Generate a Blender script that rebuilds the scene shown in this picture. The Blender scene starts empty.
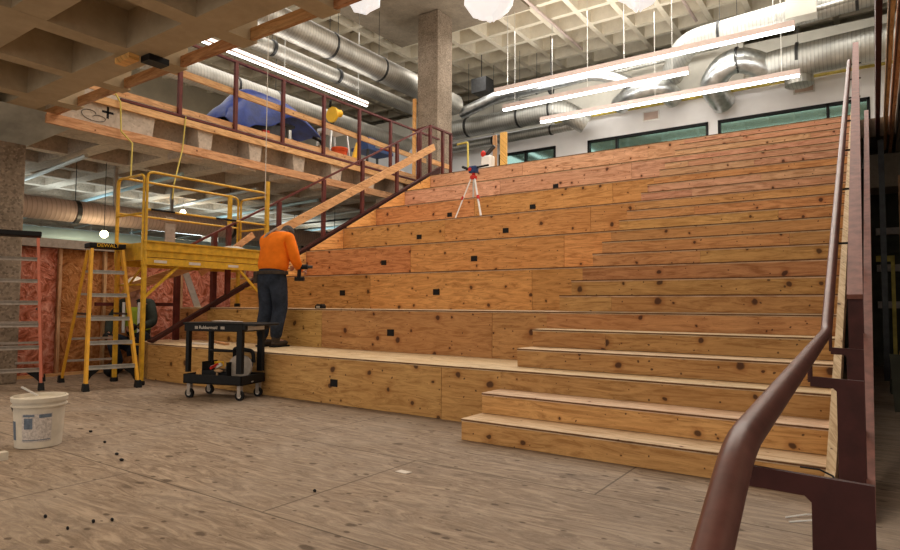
import bpy, bmesh, math, random
from mathutils import Vector, Matrix, Euler
C = bpy.context.scene
R = math.radians
PI = math.pi
rnd = random.Random(7)

# ---------------------------------------------------------------- camera
def make_camera():
    yaw, pitch, roll = .6073, .0488, .0055
    cy, sy, cp, sp = math.cos(yaw), math.sin(yaw), math.cos(pitch), math.sin(pitch)
    w = Vector((-sy*cp, cy*cp, sp)); r = Vector((cy, sy, 0)); u = r.cross(w)
    r2 = r*math.cos(roll)+u*math.sin(roll); u2 = u*math.cos(roll)-r*math.sin(roll)
    cam = bpy.data.cameras.new('camera'); o = bpy.data.objects.new('camera', cam); C.collection.objects.link(o)
    m = Matrix((r2, u2, -w)).transposed().to_4x4(); m.translation = Vector((0, -3.893, 1.017))
    o.matrix_world = m
    cam.sensor_width = 36; cam.lens = 612.27*36/900; cam.clip_start = .05; cam.clip_end = 200
    C.camera = o
make_camera()
# ---------------------------------------------------------------- world and light
W = bpy.data.worlds.new('world'); C.world = W; W.use_nodes = True
W.node_tree.nodes['Background'].inputs[0].default_value = (1, .93, .84, 1)
W.node_tree.nodes['Background'].inputs[1].default_value = .75
C.view_settings.view_transform = 'Standard'; C.view_settings.look = 'None'
C.view_settings.exposure = .3; C.view_settings.gamma = 1; C.view_settings.use_curve_mapping = False
def area(name, loc, rot, sx, sy, power, col):
    l = bpy.data.lights.new(name, 'AREA'); l.shape = 'RECTANGLE'; l.size = sx; l.size_y = sy
    l.energy = power; l.color = col
    o = bpy.data.objects.new(name, l); C.collection.objects.link(o); o.location = loc; o.rotation_euler = rot
    return o
# unseen fill panels added under the upper ceiling, over seating and mezzanine
area('hall_fill', (-4.5, 2.5, 9.2), (0, 0, 0), 8, 3, 330, (1, .9, .78))
area('hall_fill', (-4.5, 7.5, 9.2), (0, 0, 0), 9, 3, 330, (1, .92, .82))
area('hall_fill', (-5.5, 12.6, 9.2), (0, 0, 0), 12, 2, 420, (1, .96, .9))
area('hall_fill', (-15, 6, 9.2), (0, 0, 0), 6, 12, 420, (1, .96, .9))
# upward lights added to brighten the hall ceiling, mostly at the linear fixtures
area('hall_up_fill', (-5, 10.6, 7.15), (PI, 0, 0), 7.5, .3, 140, (1, .95, .86))
area('hall_up_fill', (-5.5, 13.0, 7.0), (PI, 0, 0), 7.5, .3, 80, (1, .97, .92))
area('hall_up_fill', (-4.5, 5.5, 7.15), (PI, 0, 0), 7.5, .3, 90, (1, .95, .86))
area('hall_up_fill', (-12.5, 6.3, 7.1), (PI, 0, 0), .3, 7, 60, (1, .97, .92))
# unseen lights added under the near slab to warm the lower room
area('room_fill', (-3.2, -3.2, 3.3), (0, 0, 0), 5, 1.2, 60, (1, .8, .56))
area('room_fill', (-8.0, -3.5, 3.3), (0, 0, 0), 4, 1.2, 40, (1, .8, .56))
# fill lights under the mezzanine and daylight from the glazed far side
area('room_fill', (-15, 4, 3.1), (0, 0, 0), 4, 12, 260, (.75, .95, 1))
area('room_up_fill', (-13.5, 5, 2.9), (PI, 0, 0), 1.0, 12, 60, (.8, .97, 1))
area('room_fill', (-8.9, 1.5, 3.2), (0, 0, 0), .4, 3, 18, (1, .8, .6))

# ---------------------------------------------------------------- materials
def mat(name, rough=.6, metal=0.0, spec=.3):
    m = bpy.data.materials.new(name); m.use_nodes = True
    b = m.node_tree.nodes['Principled BSDF']
    b.inputs['Roughness'].default_value = rough; b.inputs['Metallic'].default_value = metal
    b.inputs['Specular IOR Level'].default_value = spec
    return m, m.node_tree, b
def N(nt, t, **kw):
    n = nt.nodes.new(t)
    for k, v in kw.items():
        if k.startswith('i_'): n.inputs[k[2:]].default_value = v
        else: setattr(n, k, v)
    return n
def ramp(nt, fac, stops):
    n = nt.nodes.new('ShaderNodeValToRGB'); e = n.color_ramp.elements
    while len(e) < len(stops): e.new(.5)
    for s, (p, c) in zip(e, stops): s.position = p; s.color = c if len(c) == 4 else (*c, 1)
    nt.links.new(fac, n.inputs[0]); return n.outputs[0]
def mix(nt, f, a, b, mode='MIX'):
    n = nt.nodes.new('ShaderNodeMix'); n.data_type = 'RGBA'; n.blend_type = mode
    for sock, v in ((n.inputs[0], f), (n.inputs[6], a), (n.inputs[7], b)):
        if hasattr(v, 'is_linked') or hasattr(v, 'links'): nt.links.new(v, sock)
        elif isinstance(v, (int, float)): sock.default_value = v
        else: sock.default_value = (*v[:3], 1)
    return n.outputs[2]
def mth(nt, op, a, b=0.0):
    n = nt.nodes.new('ShaderNodeMath'); n.operation = op
    for sock, v in ((n.inputs[0], a), (n.inputs[1], b)):
        if hasattr(v, 'links'): nt.links.new(v, sock)
        else: sock.default_value = v
    return n.outputs[0]
def flat(name, col, rough=.6, metal=0.0, var=.15, scale=6.0, spec=.3, bump=0.0):
    m, nt, b = mat(name, rough, metal, spec)
    tc = N(nt, 'ShaderNodeTexCoord'); no = N(nt, 'ShaderNodeTexNoise', i_Scale=scale, i_Detail=5.0, i_Roughness=.6)
    nt.links.new(tc.outputs['Object'], no.inputs['Vector'])
    lo = tuple(c*(1-var) for c in col); hi = tuple(min(1, c*(1+var)) for c in col)
    nt.links.new(ramp(nt, no.outputs[0], [(.3, lo), (.7, hi)]), b.inputs['Base Color'])
    if bump:
        bp = N(nt, 'ShaderNodeBump', i_Strength=bump, i_Distance=.01)
        nt.links.new(no.outputs[0], bp.inputs['Height']); nt.links.new(bp.outputs[0], b.inputs['Normal'])
    return m
def emit(name, col, s):
    m, nt, b = mat(name)
    b.inputs['Base Color'].default_value = (*col, 1)
    b.inputs['Emission Color'].default_value = (*col, 1); b.inputs['Emission Strength'].default_value = s
    return m
def plywood(name, base, knot=1.0, vary=.25, grain_axis='X', dots=True):
    m, nt, b = mat(name, .62, 0, .25)
    tc = N(nt, 'ShaderNodeTexCoord'); oi = N(nt, 'ShaderNodeObjectInfo')
    off = N(nt, 'ShaderNodeCombineXYZ'); r50 = mth(nt, 'MULTIPLY', oi.outputs['Random'], 57.0)
    nt.links.new(r50, off.inputs[0]); nt.links.new(r50, off.inputs[1]); nt.links.new(r50, off.inputs[2])
    add = N(nt, 'ShaderNodeVectorMath', operation='ADD')
    nt.links.new(tc.outputs['Object'], add.inputs[0]); nt.links.new(off.outputs[0], add.inputs[1])
    sp = N(nt, 'ShaderNodeSeparateXYZ'); nt.links.new(add.outputs[0], sp.inputs[0])
    if grain_axis == 'X': u, v = sp.outputs[0], mth(nt, 'ADD', sp.outputs[1], sp.outputs[2])
    elif grain_axis == 'Y': u, v = sp.outputs[1], mth(nt, 'ADD', sp.outputs[0], sp.outputs[2])
    else: u, v = sp.outputs[2], mth(nt, 'ADD', sp.outputs[0], sp.outputs[1])
    cv = N(nt, 'ShaderNodeCombineXYZ'); nt.links.new(u, cv.inputs[0]); nt.links.new(v, cv.inputs[1])
    mp = N(nt, 'ShaderNodeMapping'); mp.inputs['Scale'].default_value = (1.5, 11, 1)
    nt.links.new(cv.outputs[0], mp.inputs['Vector'])
    g = N(nt, 'ShaderNodeTexNoise', i_Scale=1.3, i_Detail=8.0, i_Roughness=.66, i_Distortion=2.4)
    nt.links.new(mp.outputs[0], g.inputs['Vector'])
    dk = tuple(c*f for c, f in zip(base, (.66, .58, .5))); lt = tuple(min(1, c*f) for c, f in zip(base, (1.22, 1.27, 1.32)))
    col = ramp(nt, g.outputs[0], [(.38, dk), (.5, base), (.62, lt)])
    ff = N(nt, 'ShaderNodeTexNoise', i_Scale=6.0, i_Detail=6.0, i_Roughness=.75, i_Distortion=.8)
    mf = N(nt, 'ShaderNodeMapping'); mf.inputs['Scale'].default_value = (1.6, 6, 1); nt.links.new(cv.outputs[0], mf.inputs['Vector']); nt.links.new(mf.outputs[0], ff.inputs['Vector'])
    col = mix(nt, ramp(nt, ff.outputs[0], [(.56, (0, 0, 0)), (.72, (.75, .75, .75))]), col, tuple(c*f for c, f in zip(base, (.55, .42, .35))))
    col = mix(nt, ramp(nt, ff.outputs[0], [(.28, (.5, .5, .5)), (.42, (0, 0, 0))]), col, lt)
    # big soft blotches
    bl = N(nt, 'ShaderNodeTexNoise', i_Scale=1.1, i_Detail=3.0); nt.links.new(cv.outputs[0], bl.inputs['Vector'])
    col = mix(nt, ramp(nt, bl.outputs[0], [(.35, (0, 0, 0)), (.7, (.4, .4, .4))]), col, tuple(c*f for c, f in zip(base, (.95, .8, .65))))
    # knots and football patches
    wob = N(nt, 'ShaderNodeTexNoise', i_Scale=9.0); nt.links.new(cv.outputs[0], wob.inputs['Vector'])
    wv = N(nt, 'ShaderNodeVectorMath', operation='SCALE'); wv.inputs['Scale'].default_value = .05
    nt.links.new(wob.outputs['Color'], wv.inputs[0])
    kc = N(nt, 'ShaderNodeVectorMath', operation='ADD'); nt.links.new(cv.outputs[0], kc.inputs[0]); nt.links.new(wv.outputs[0], kc.inputs[1])
    def knots(scale, rad, thr, dark, halo):
        nonlocal col
        vo = N(nt, 'ShaderNodeTexVoronoi', i_Scale=scale); vo.voronoi_dimensions = '2D'
        nt.links.new(kc.outputs[0], vo.inputs['Vector'])
        sr = N(nt, 'ShaderNodeSeparateColor'); nt.links.new(vo.outputs['Color'], sr.inputs[0])
        size = mth(nt, 'MULTIPLY', mth(nt, 'MAXIMUM', mth(nt, 'SUBTRACT', sr.outputs[0], thr), 0.0), rad/(1-thr))
        d = mth(nt, 'DIVIDE', vo.outputs['Distance'], mth(nt, 'ADD', size, 1e-5))
        if halo:
            col = mix(nt, ramp(nt, mth(nt, 'MULTIPLY', d, .35), [(.35, (.55, .55, .55)), (.95, (0, 0, 0))]), col, tuple(c*f for c, f in zip(base, (.62, .42, .3))))
        col = mix(nt, ramp(nt, mth(nt, 'MULTIPLY', d, .5), [(.4, (.92, .92, .92)), (.62, (0, 0, 0))]), col, dark)
    knots(3.6, .13*knot, .2, (.07, .028, .012), True)
    if dots: knots(8.5, .095*knot, .3, (.09, .04, .02), False)
    # sheet to sheet difference
    hv = N(nt, 'ShaderNodeHueSaturation'); rr = mth(nt, 'FRACT', mth(nt, 'MULTIPLY', oi.outputs['Random'], 7.31))
    nt.links.new(mth(nt, 'ADD', mth(nt, 'MULTIPLY', rr, vary), 1-vary*.5), hv.inputs['Value'])
    r3 = mth(nt, 'FRACT', mth(nt, 'MULTIPLY', oi.outputs['Random'], 13.7))
    nt.links.new(mth(nt, 'ADD', mth(nt, 'MULTIPLY', r3, .022), .489), hv.inputs['Hue'])
    nt.links.new(col, hv.inputs['Color']); nt.links.new(hv.outputs[0], b.inputs['Base Color'])
    bp = N(nt, 'ShaderNodeBump', i_Strength=.25, i_Distance=.004)
    nt.links.new(g.outputs[0], bp.inputs['Height']); nt.links.new(bp.outputs[0], b.inputs['Normal'])
    return m
def concrete(name, a, bcol, speck=1.0, sc=60.0):
    m, nt, b = mat(name, .85, 0, .2)
    tc = N(nt, 'ShaderNodeTexCoord')
    n1 = N(nt, 'ShaderNodeTexNoise', i_Scale=2.2, i_Detail=8.0, i_Roughness=.65); nt.links.new(tc.outputs['Object'], n1.inputs['Vector'])
    n2 = N(nt, 'ShaderNodeTexVoronoi', i_Scale=sc); nt.links.new(tc.outputs['Object'], n2.inputs['Vector'])
    col = ramp(nt, n1.outputs[0], [(.3, a), (.7, bcol)])
    sr = N(nt, 'ShaderNodeSeparateColor'); nt.links.new(n2.outputs['Color'], sr.inputs[0])
    col = mix(nt, ramp(nt, sr.outputs[0], [(.55, (0, 0, 0)), (.95, (.55*speck,)*3)]), col, tuple(c*.42 for c in a))
    col = mix(nt, ramp(nt, sr.outputs[1], [(.7, (0, 0, 0)), (.98, (.35*speck,)*3)]), col, tuple(min(1, c*1.5) for c in bcol))
    nt.links.new(col, b.inputs['Base Color'])
    bp = N(nt, 'ShaderNodeBump', i_Strength=.3, i_Distance=.01); nt.links.new(n1.outputs[0], bp.inputs['Height']); nt.links.new(bp.outputs[0], b.inputs['Normal'])
    return m
def floor_mat():
    m, nt, b = mat('subfloor_plywood', .7, 0, .25)
    tc = N(nt, 'ShaderNodeTexCoord')
    mp = N(nt, 'ShaderNodeMapping'); mp.inputs['Scale'].default_value = (1.6, 8, 1); nt.links.new(tc.outputs['Object'], mp.inputs['Vector'])
    g = N(nt, 'ShaderNodeTexNoise', i_Scale=1.6, i_Detail=9.0, i_Roughness=.74, i_Distortion=2.0); nt.links.new(mp.outputs[0], g.inputs['Vector'])
    col = ramp(nt, g.outputs[0], [(.34, (.13, .09, .062)), (.5, (.245, .18, .128)), (.64, (.37, .285, .21))])
    bl = N(nt, 'ShaderNodeTexNoise', i_Scale=.7, i_Detail=7.0, i_Roughness=.7); nt.links.new(tc.outputs['Object'], bl.inputs['Vector'])
    col = mix(nt, ramp(nt, bl.outputs[0], [(.45, (0, 0, 0)), (.7, (.55, .55, .55))]), col, (.34, .285, .235))
    sc = N(nt, 'ShaderNodeTexNoise', i_Scale=14.0, i_Detail=6.0, i_Roughness=.7); nt.links.new(tc.outputs['Object'], sc.inputs['Vector'])
    col = mix(nt, ramp(nt, sc.outputs[0], [(.58, (0, 0, 0)), (.75, (.5, .5, .5))]), col, (.45, .38, .3))
    # knot patches, elongated along Y
    mk = N(nt, 'ShaderNodeMapping'); mk.inputs['Scale'].default_value = (1.7, 3.0, 1); mk.inputs['Location'].default_value = (3.3, 1.7, 0)
    nt.links.new(tc.outputs['Object'], mk.inputs['Vector'])
    wob = N(nt, 'ShaderNodeTexNoise', i_Scale=16.0, i_Detail=3.0); nt.links.new(tc.outputs['Object'], wob.inputs['Vector'])
    for s, rad, thr in ((1.25, .11, .35), (3.0, .13, .45)):
        vo = N(nt, 'ShaderNodeTexVoronoi', i_Scale=s); vo.voronoi_dimensions = '2D'; nt.links.new(mk.outputs[0], vo.inputs['Vector'])
        sr = N(nt, 'ShaderNodeSeparateColor'); nt.links.new(vo.outputs['Color'], sr.inputs[0])
        size = mth(nt, 'MULTIPLY', mth(nt, 'MAXIMUM', mth(nt, 'SUBTRACT', sr.outputs[0], thr), 0.0), rad/(1-thr))
        d = mth(nt, 'DIVIDE', mth(nt, 'ADD', vo.outputs['Distance'], mth(nt, 'MULTIPLY', mth(nt, 'SUBTRACT', wob.outputs[0], .5), .12)), mth(nt, 'ADD', size, 1e-5))
        col = mix(nt, ramp(nt, mth(nt, 'MULTIPLY', d, .5), [(.3, (.85,)*3), (.55, (0, 0, 0))]), col, (.075, .048, .03))
    br = N(nt, 'ShaderNodeTexBrick', i_Scale=1.0); br.offset = .5
    br.inputs['Brick Width'].default_value = 2.44; br.inputs['Row Height'].default_value = 1.22; br.inputs['Mortar Size'].default_value = .006
    br.inputs['Mortar Smooth'].default_value = .1
    mr = N(nt, 'ShaderNodeMapping'); mr.inputs['Location'].default_value = (2.489+2.44*4, 1.912+1.22*5, 0)
    nt.links.new(tc.outputs['Object'], mr.inputs['Vector']); nt.links.new(mr.outputs[0], br.inputs['Vector'])
    col = mix(nt, mth(nt, 'MULTIPLY', br.outputs['Fac'], .75), col, (.07, .05, .035))
    nt.links.new(col, b.inputs['Base Color'])
    bp = N(nt, 'ShaderNodeBump', i_Strength=.5, i_Distance=.008); nt.links.new(g.outputs[0], bp.inputs['Height']); nt.links.new(bp.outputs[0], b.inputs['Normal'])
    return m
def spiral(name, col, rough, period=.12, axis='X', metal=.85):
    m, nt, b = mat(name, rough, metal, .4)
    tc = N(nt, 'ShaderNodeTexCoord'); sp = N(nt, 'ShaderNodeSeparateXYZ'); nt.links.new(tc.outputs['Object'], sp.inputs[0])
    w = mth(nt, 'SINE', mth(nt, 'MULTIPLY', sp.outputs['XYZ'.index(axis)], 2*PI/period))
    no = N(nt, 'ShaderNodeTexNoise', i_Scale=2.5, i_Detail=4.0); nt.links.new(tc.outputs['Object'], no.inputs['Vector'])
    c = ramp(nt, no.outputs[0], [(.3, tuple(x*.7 for x in col)), (.7, col)])
    c = mix(nt, ramp(nt, w, [(.75, (0, 0, 0)), (.97, (.5, .5, .5))]), c, tuple(x*.35 for x in col))
    nt.links.new(c, b.inputs['Base Color'])
    bp = N(nt, 'ShaderNodeBump', i_Strength=.16, i_Distance=.008); nt.links.new(w, bp.inputs['Height']); nt.links.new(bp.outputs[0], b.inputs['Normal'])
    return m
M = {}
M['riser_low'] = plywood('plywood_golden', (.50, .285, .105), .9)
M['edge'] = flat('nosing_shadow', (.14, .066, .03), .8, 0, .3, 30)  # dark brown for the shadow line under the nosings
M['riser'] = plywood('plywood_orange', (.60, .29, .105), .75)
M['riser_stair'] = plywood('plywood_stair', (.52, .28, .11), .65, .3)
M['riser_pink_lit'] = plywood('plywood_pink_lit', (.58, .335, .205), .7, .22)  # pinkish light on the upper tiers put into the plywood colour
M['tread'] = plywood('plywood_tread', (.62, .46, .30), .35, .12, dots=False)
M['curb'] = plywood('plywood_curb', (.58, .42, .26), .6, .1, 'Y')
M['side_ply'] = plywood('plywood_side', (.72, .40, .13), .5, .1, 'Y')
M['osb'] = plywood('orange_board', (.60, .26, .09), 1.3, .1)
M['lumber'] = plywood('lumber', (.62, .36, .17), .35, .2, 'Y', dots=False)
M['lumber_x'] = plywood('lumber_across', (.42, .22, .10), .35, .2, 'X', dots=False)
M['lumber_z'] = plywood('lumber_upright', (.50, .30, .16), .35, .2, 'Z', dots=False)
M['floor'] = floor_mat()
M['conc'] = concrete('aggregate_concrete', (.19, .145, .105), (.33, .26, .195), 1.0, 42)
M['conc_light'] = concrete('pale_concrete', (.42, .35, .28), (.60, .51, .42), .5, 30)
M['waffle_low'] = concrete('painted_concrete_tan', (.38, .30, .195), (.50, .405, .275), .12, 20)
M['capital'] = flat('cool_lit_capital_grey', (.40, .43, .40), .4, 0, .3, 3, .5)  # cool light and sheen on the concrete put into its grey
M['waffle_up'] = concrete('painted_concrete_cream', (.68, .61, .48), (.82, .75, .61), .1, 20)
M['coffer_shaded'] = concrete('shaded_coffer_tan', (.24, .185, .13), (.34, .27, .19), .2, 20)  # same paint as the ribs, with the coffers' shade put into the colour
M['slab_dark'] = concrete('raw_coffer_concrete', (.22, .18, .135), (.34, .28, .21), .3, 26)
M['red'] = flat('red_oxide_steel', (.055, .014, .012), .55, .1, .35, 9, .3)
M['red_rail'] = flat('dark_red_railing_paint', (.11, .024, .02), .5, .1, .3, 9, .3)
M['pipe_red'] = flat('brown_red_pipe_paint', (.125, .048, .038), .38, .1, .3, 14, .5)
M['red_light'] = flat('red_primer_steel', (.21, .085, .065), .5, .1, .3, 14, .4)
M['white_wall'] = flat('white_paint', (.76, .76, .77), .8, 0, .04, 2)
M['beige_wall'] = flat('beige_drywall', (.50, .44, .33), .85, 0, .15, 1.2)
M['teal_wall'] = flat('pale_teal_wall', (.46, .64, .66), .8, 0, .25, .8)
M['grey_soffit'] = flat('grey_soffit_paint', (.52, .50, .44), .8, 0, .1, 2)
M['galv'] = spiral('galvanised_duct', (.60, .60, .56), .5, .09, 'X')
M['galv_y'] = spiral('galvanised_duct_lengthwise', (.56, .53, .47), .52, .09, 'Y')
M['shiny'] = flat('bright_foil_duct', (.58, .60, .60), .3, .9, .3, 5, .5, 1.0)
M['duct_pink'] = spiral('painted_duct', (.50, .38, .32), .6, .07, 'Y', .1)
M['duct_blue'] = flat('pale_blue_duct', (.42, .60, .66), .5, .1, .15, 1.5)
M['black'] = flat('black_plastic', (.007, .007, .008), .55, 0, .3, 20, .2)
M['dark_steel'] = flat('dark_steel', (.05, .05, .05), .45, .6, .3, 10, .4)
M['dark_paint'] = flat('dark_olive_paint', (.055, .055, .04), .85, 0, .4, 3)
M['yellow'] = flat('yellow_painted_steel', (.62, .36, .03), .45, .1, .25, 12, .4)
M['ladder_y'] = flat('yellow_fibreglass', (.72, .36, .03), .5, 0, .15, 10, .4)
M['ladder_r'] = flat('red_orange_fibreglass', (.52, .15, .09), .5, 0, .15, 10, .4)
M['alu'] = flat('aluminium', (.62, .61, .58), .35, .7, .12, 20, .5)
M['alu_dull'] = flat('dull_aluminium', (.36, .31, .27), .6, .3, .2, 20, .5)
M['white_plastic'] = flat('white_plastic', (.58, .52, .43), .5, 0, .14, 9, .4)
M['paper'] = flat('paper', (.62, .56, .5), .8, 0, .1, 20)
M['label_blue'] = flat('grey_blue_ink', (.12, .15, .2), .7, 0, .3, 60)
M['label_pale'] = flat('pale_label', (.50, .45, .42), .7, 0, .35, 70)
M['orange_shirt'] = flat('orange_cloth', (.95, .21, .015), .85, 0, .14, 9, .1, .5)
M['denim'] = flat('dark_denim', (.028, .036, .055), .85, 0, .5, 8, .1, .6)
M['skin'] = flat('skin', (.42, .22, .15), .6, 0, .08, 20)
M['hair'] = flat('grey_brown_hair', (.06, .05, .045), .8, 0, .4, 60)
M['leather'] = flat('worn_leather', (.05, .035, .025), .7, 0, .4, 20)
M['hivis'] = flat('lime_vest', (.45, .62, .06), .7, 0, .1, 10)
M['jacket'] = flat('dark_jacket', (.03, .04, .035), .85, 0, .4, 10)
M['hat'] = flat('white_hard_hat', (.72, .66, .55), .4, 0, .05, 5, .5)
M['tarp'] = flat('blue_tarp', (.006, .03, .21), .45, 0, .5, 4, .5, 1.0)
M['bag'] = flat('white_plastic_wrap', (.80, .80, .80), .4, 0, .12, 7, .4, 1.0)
M['glow_bag'] = flat('glowing_white_wrap', (.85, .85, .85), .4, 0, .12, 7, .4, 1.0)
_b = M['glow_bag'].node_tree.nodes['Principled BSDF']; _b.inputs['Emission Color'].default_value = (1, .98, .97, 1); _b.inputs['Emission Strength'].default_value = .55  # faint emission put into the wrap so the bags look white
M['tool_y'] = flat('tool_yellow', (.80, .45, .02), .5, 0, .1, 10)
M['tool_b'] = flat('tool_blue', (.02, .05, .16), .5, 0, .2, 10)
M['bucket_o'] = flat('orange_bucket', (.75, .10, .02), .5, 0, .1, 10)
M['red_p'] = flat('red_plastic', (.55, .03, .02), .5, 0, .2, 10)
M['pipe_y'] = flat('yellow_pipe_insulation', (.50, .40, .10), .8, 0, .5, 3)
M['cord_y'] = flat('yellow_cord', (.62, .5, .12), .7, 0, .1, 10)
M['string'] = flat('white_string', (.6, .55, .48), .8, 0, .1, 10)
M['cardboard'] = flat('cardboard', (.42, .26, .14), .8, 0, .15, 8)
M['lampglow'] = emit('tube_light', (1, .98, .94), 9)
M['lampglow_cool'] = emit('cool_tube_light', (.85, 1, 1), 5)
M['bulb'] = emit('warm_bulb', (1, .84, .5), 14)
M['lamp_body'] = flat('lamp_housing', (.60, .48, .44), .5, .1, .1, 4, .4)
def insulation():
    m, nt, b = mat('pink_insulation', .95, 0, .1)
    tc = N(nt, 'ShaderNodeTexCoord')
    n = N(nt, 'ShaderNodeTexNoise', i_Scale=5.0, i_Detail=5.0, i_Roughness=.6, i_Distortion=2.2); nt.links.new(tc.outputs['Object'], n.inputs['Vector'])
    c = ramp(nt, n.outputs[0], [(.35, (.30, .075, .035)), (.5, (.58, .19, .12)), (.68, (.75, .36, .27))])
    nt.links.new(c, b.inputs['Base Color'])
    bp = N(nt, 'ShaderNodeBump', i_Strength=1.0, i_Distance=.06); nt.links.new(n.outputs[0], bp.inputs['Height']); nt.links.new(bp.outputs[0], b.inputs['Normal'])
    return m
M['insul'] = insulation()
def insul_orange():
    m, nt, b = mat('faced_insulation', .9, 0, .1)
    tc = N(nt, 'ShaderNodeTexCoord')
    n = N(nt, 'ShaderNodeTexNoise', i_Scale=6.0, i_Detail=5.0, i_Roughness=.6, i_Distortion=2.0); nt.links.new(tc.outputs['Object'], n.inputs['Vector'])
    c = ramp(nt, n.outputs[0], [(.35, (.26, .09, .03)), (.5, (.46, .19, .065)), (.68, (.58, .28, .12))])
    nt.links.new(c, b.inputs['Base Color'])
    bp = N(nt, 'ShaderNodeBump', i_Strength=1.0, i_Distance=.05); nt.links.new(n.outputs[0], bp.inputs['Height']); nt.links.new(bp.outputs[0], b.inputs['Normal'])
    return m
M['insul_o'] = insul_orange()
def glass_mat():
    m, nt, b = mat('dark_glass', .06, 0, .8)
    b.inputs['Base Color'].default_value = (.16, .30, .28, 1); b.inputs['Metallic'].default_value = .85
    b.inputs['Coat Weight'].default_value = .8; b.inputs['Coat Roughness'].default_value = .03
    return m
M['glass'] = glass_mat()

# ---------------------------------------------------------------- mesh builder
class MB:
    def __init__(s, off=(0, 0, 0)): s.bm = bmesh.new(); s.off = Vector(off)
    def face(s, vs):
        try: s.bm.faces.new(vs)
        except ValueError: pass
    def v(s, p): return s.bm.verts.new(Vector(p)-s.off)
    def hexa(s, P):
        v = [s.v(p) for p in P]
        for f in ((3, 2, 1, 0), (4, 5, 6, 7), (0, 1, 5, 4), (1, 2, 6, 5), (2, 3, 7, 6), (3, 0, 4, 7)): s.face([v[i] for i in f])
        return s
    def box(s, x0, x1, y0, y1, z0, z1):
        return s.hexa([(x0, y0, z0), (x1, y0, z0), (x1, y1, z0), (x0, y1, z0), (x0, y0, z1), (x1, y0, z1), (x1, y1, z1), (x0, y1, z1)])
    def beam(s, p, q, w, h, up=(0, 0, 1)):
        p, q = Vector(p), Vector(q); d = (q-p).normalized(); up = Vector(up)
        if abs(d.dot(up)) > .99: up = Vector((0, 1, 0))
        a = d.cross(up).normalized(); b = a.cross(d).normalized()
        a, b = a*w/2, b*h/2
        return s.hexa([p-a-b, p+a-b, q+a-b, q-a-b, p-a+b, p+a+b, q+a+b, q-a+b])
    def tube(s, pts, r, n=10, cap=True):
        pts = [Vector(p) for p in pts]; rs = r if isinstance(r, (list, tuple)) else [r]*len(pts)
        rings = []; ref = None
        for i, p in enumerate(pts):
            d = (pts[min(i+1, len(pts)-1)]-pts[max(i-1, 0)]).normalized()
            if ref is None: ref = Vector((0, 0, 1)) if abs(d.z) < .9 else Vector((1, 0, 0))
            a = d.cross(ref)
            if a.length < 1e-4: a = d.cross(Vector((0, 1, 0)))
            a.normalize(); b = a.cross(d).normalized(); ref = b
            k = 1.0
            if 0 < i < len(pts)-1:
                c = (pts[i]-pts[i-1]).normalized().dot((pts[i+1]-pts[i]).normalized()); k = 1/max(.6, math.sqrt((1+c)/2))
            rings.append([s.v(p+(a*math.cos(t)+b*math.sin(t))*rs[i]*(k if 0 else 1)) for t in [2*PI*j/n for j in range(n)]])
        for A, B in zip(rings, rings[1:]):
            for j in range(n): s.face([A[j], A[(j+1) % n], B[(j+1) % n], B[j]])
        if cap: s.face(rings[0][::-1]); s.face(rings[-1])
        return s
    def lathe(s, prof, c=(0, 0, 0), n=24, closed=True):
        c = Vector(c); rings = []
        for r, z in prof: rings.append([s.v(c+Vector((r*math.cos(2*PI*j/n), r*math.sin(2*PI*j/n), z))) for j in range(n)])
        for A, B in zip(rings, rings[1:]):
            for j in range(n): s.face([A[j], A[(j+1) % n], B[(j+1) % n], B[j]])
        if closed: s.face(rings[0][::-1]); s.face(rings[-1])
        return s
    def prism(s, poly, axis, a, b):
        def P(p, t):
            return {'x': (t, p[0], p[1]), 'y': (p[0], t, p[1]), 'z': (p[0], p[1], t)}[axis]
        A = [s.v(P(p, a)) for p in poly]; B = [s.v(P(p, b)) for p in poly]; n = len(poly)
        for i in range(n): s.face([A[i], A[(i+1) % n], B[(i+1) % n], B[i]])
        s.face(A[::-1]); s.face(B); return s
    def ell(s, c, r, n=12, m=8, rot=None):
        c = Vector(c); rot = rot or Matrix.Identity(3); rings = []
        for i in range(1, m):
            t = PI*i/m
            rings.append([s.v(c+rot @ Vector((r[0]*math.sin(t)*math.cos(2*PI*j/n), r[1]*math.sin(t)*math.sin(2*PI*j/n), r[2]*math.cos(t)))) for j in range(n)])
        top = s.v(c+rot @ Vector((0, 0, r[2]))); bot = s.v(c-rot @ Vector((0, 0, r[2])))
        for A, B in zip(rings, rings[1:]):
            for j in range(n): s.face([A[j], B[j], B[(j+1) % n], A[(j+1) % n]])
        for j in range(n): s.face([top, rings[0][j], rings[0][(j+1) % n]]); s.face([bot, rings[-1][(j+1) % n], rings[-1][j]])
        return s
    def build(s, name, m, parent=None, smooth=False, bevel=0):
        bmesh.ops.recalc_face_normals(s.bm, faces=s.bm.faces[:])
        me = bpy.data.meshes.new(name); s.bm.to_mesh(me); s.bm.free()
        if smooth:
            for p in me.polygons: p.use_smooth = True
        me.materials.append(m)
        o = bpy.data.objects.new(name, me); C.collection.objects.link(o)
        if parent is not None: o.parent = parent
        elif s.off.length: o.location = s.off
        if smooth:
            me.set_sharp_from_angle(angle=R(40))
        if bevel:
            bv = o.modifiers.new('bevel', 'BEVEL'); bv.width = bevel; bv.segments = 2; bv.limit_method = 'ANGLE'
        return o
def tag(o, label, cat, group=None):
    o['label'] = label; o['category'] = cat
    if group: o['group'] = group
    return o
def thing(name, label, cat, loc=(0, 0, 0), rz=0, group=None):
    o = bpy.data.objects.new(name, None); C.collection.objects.link(o); o.location = loc; o.rotation_euler = (0, 0, rz)
    return tag(o, label, cat, group)
def struct(name, mb, m, parent=None):
    o = mb.build(name, m, parent)
    if parent is None: o['kind'] = 'structure'
    return o
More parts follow.
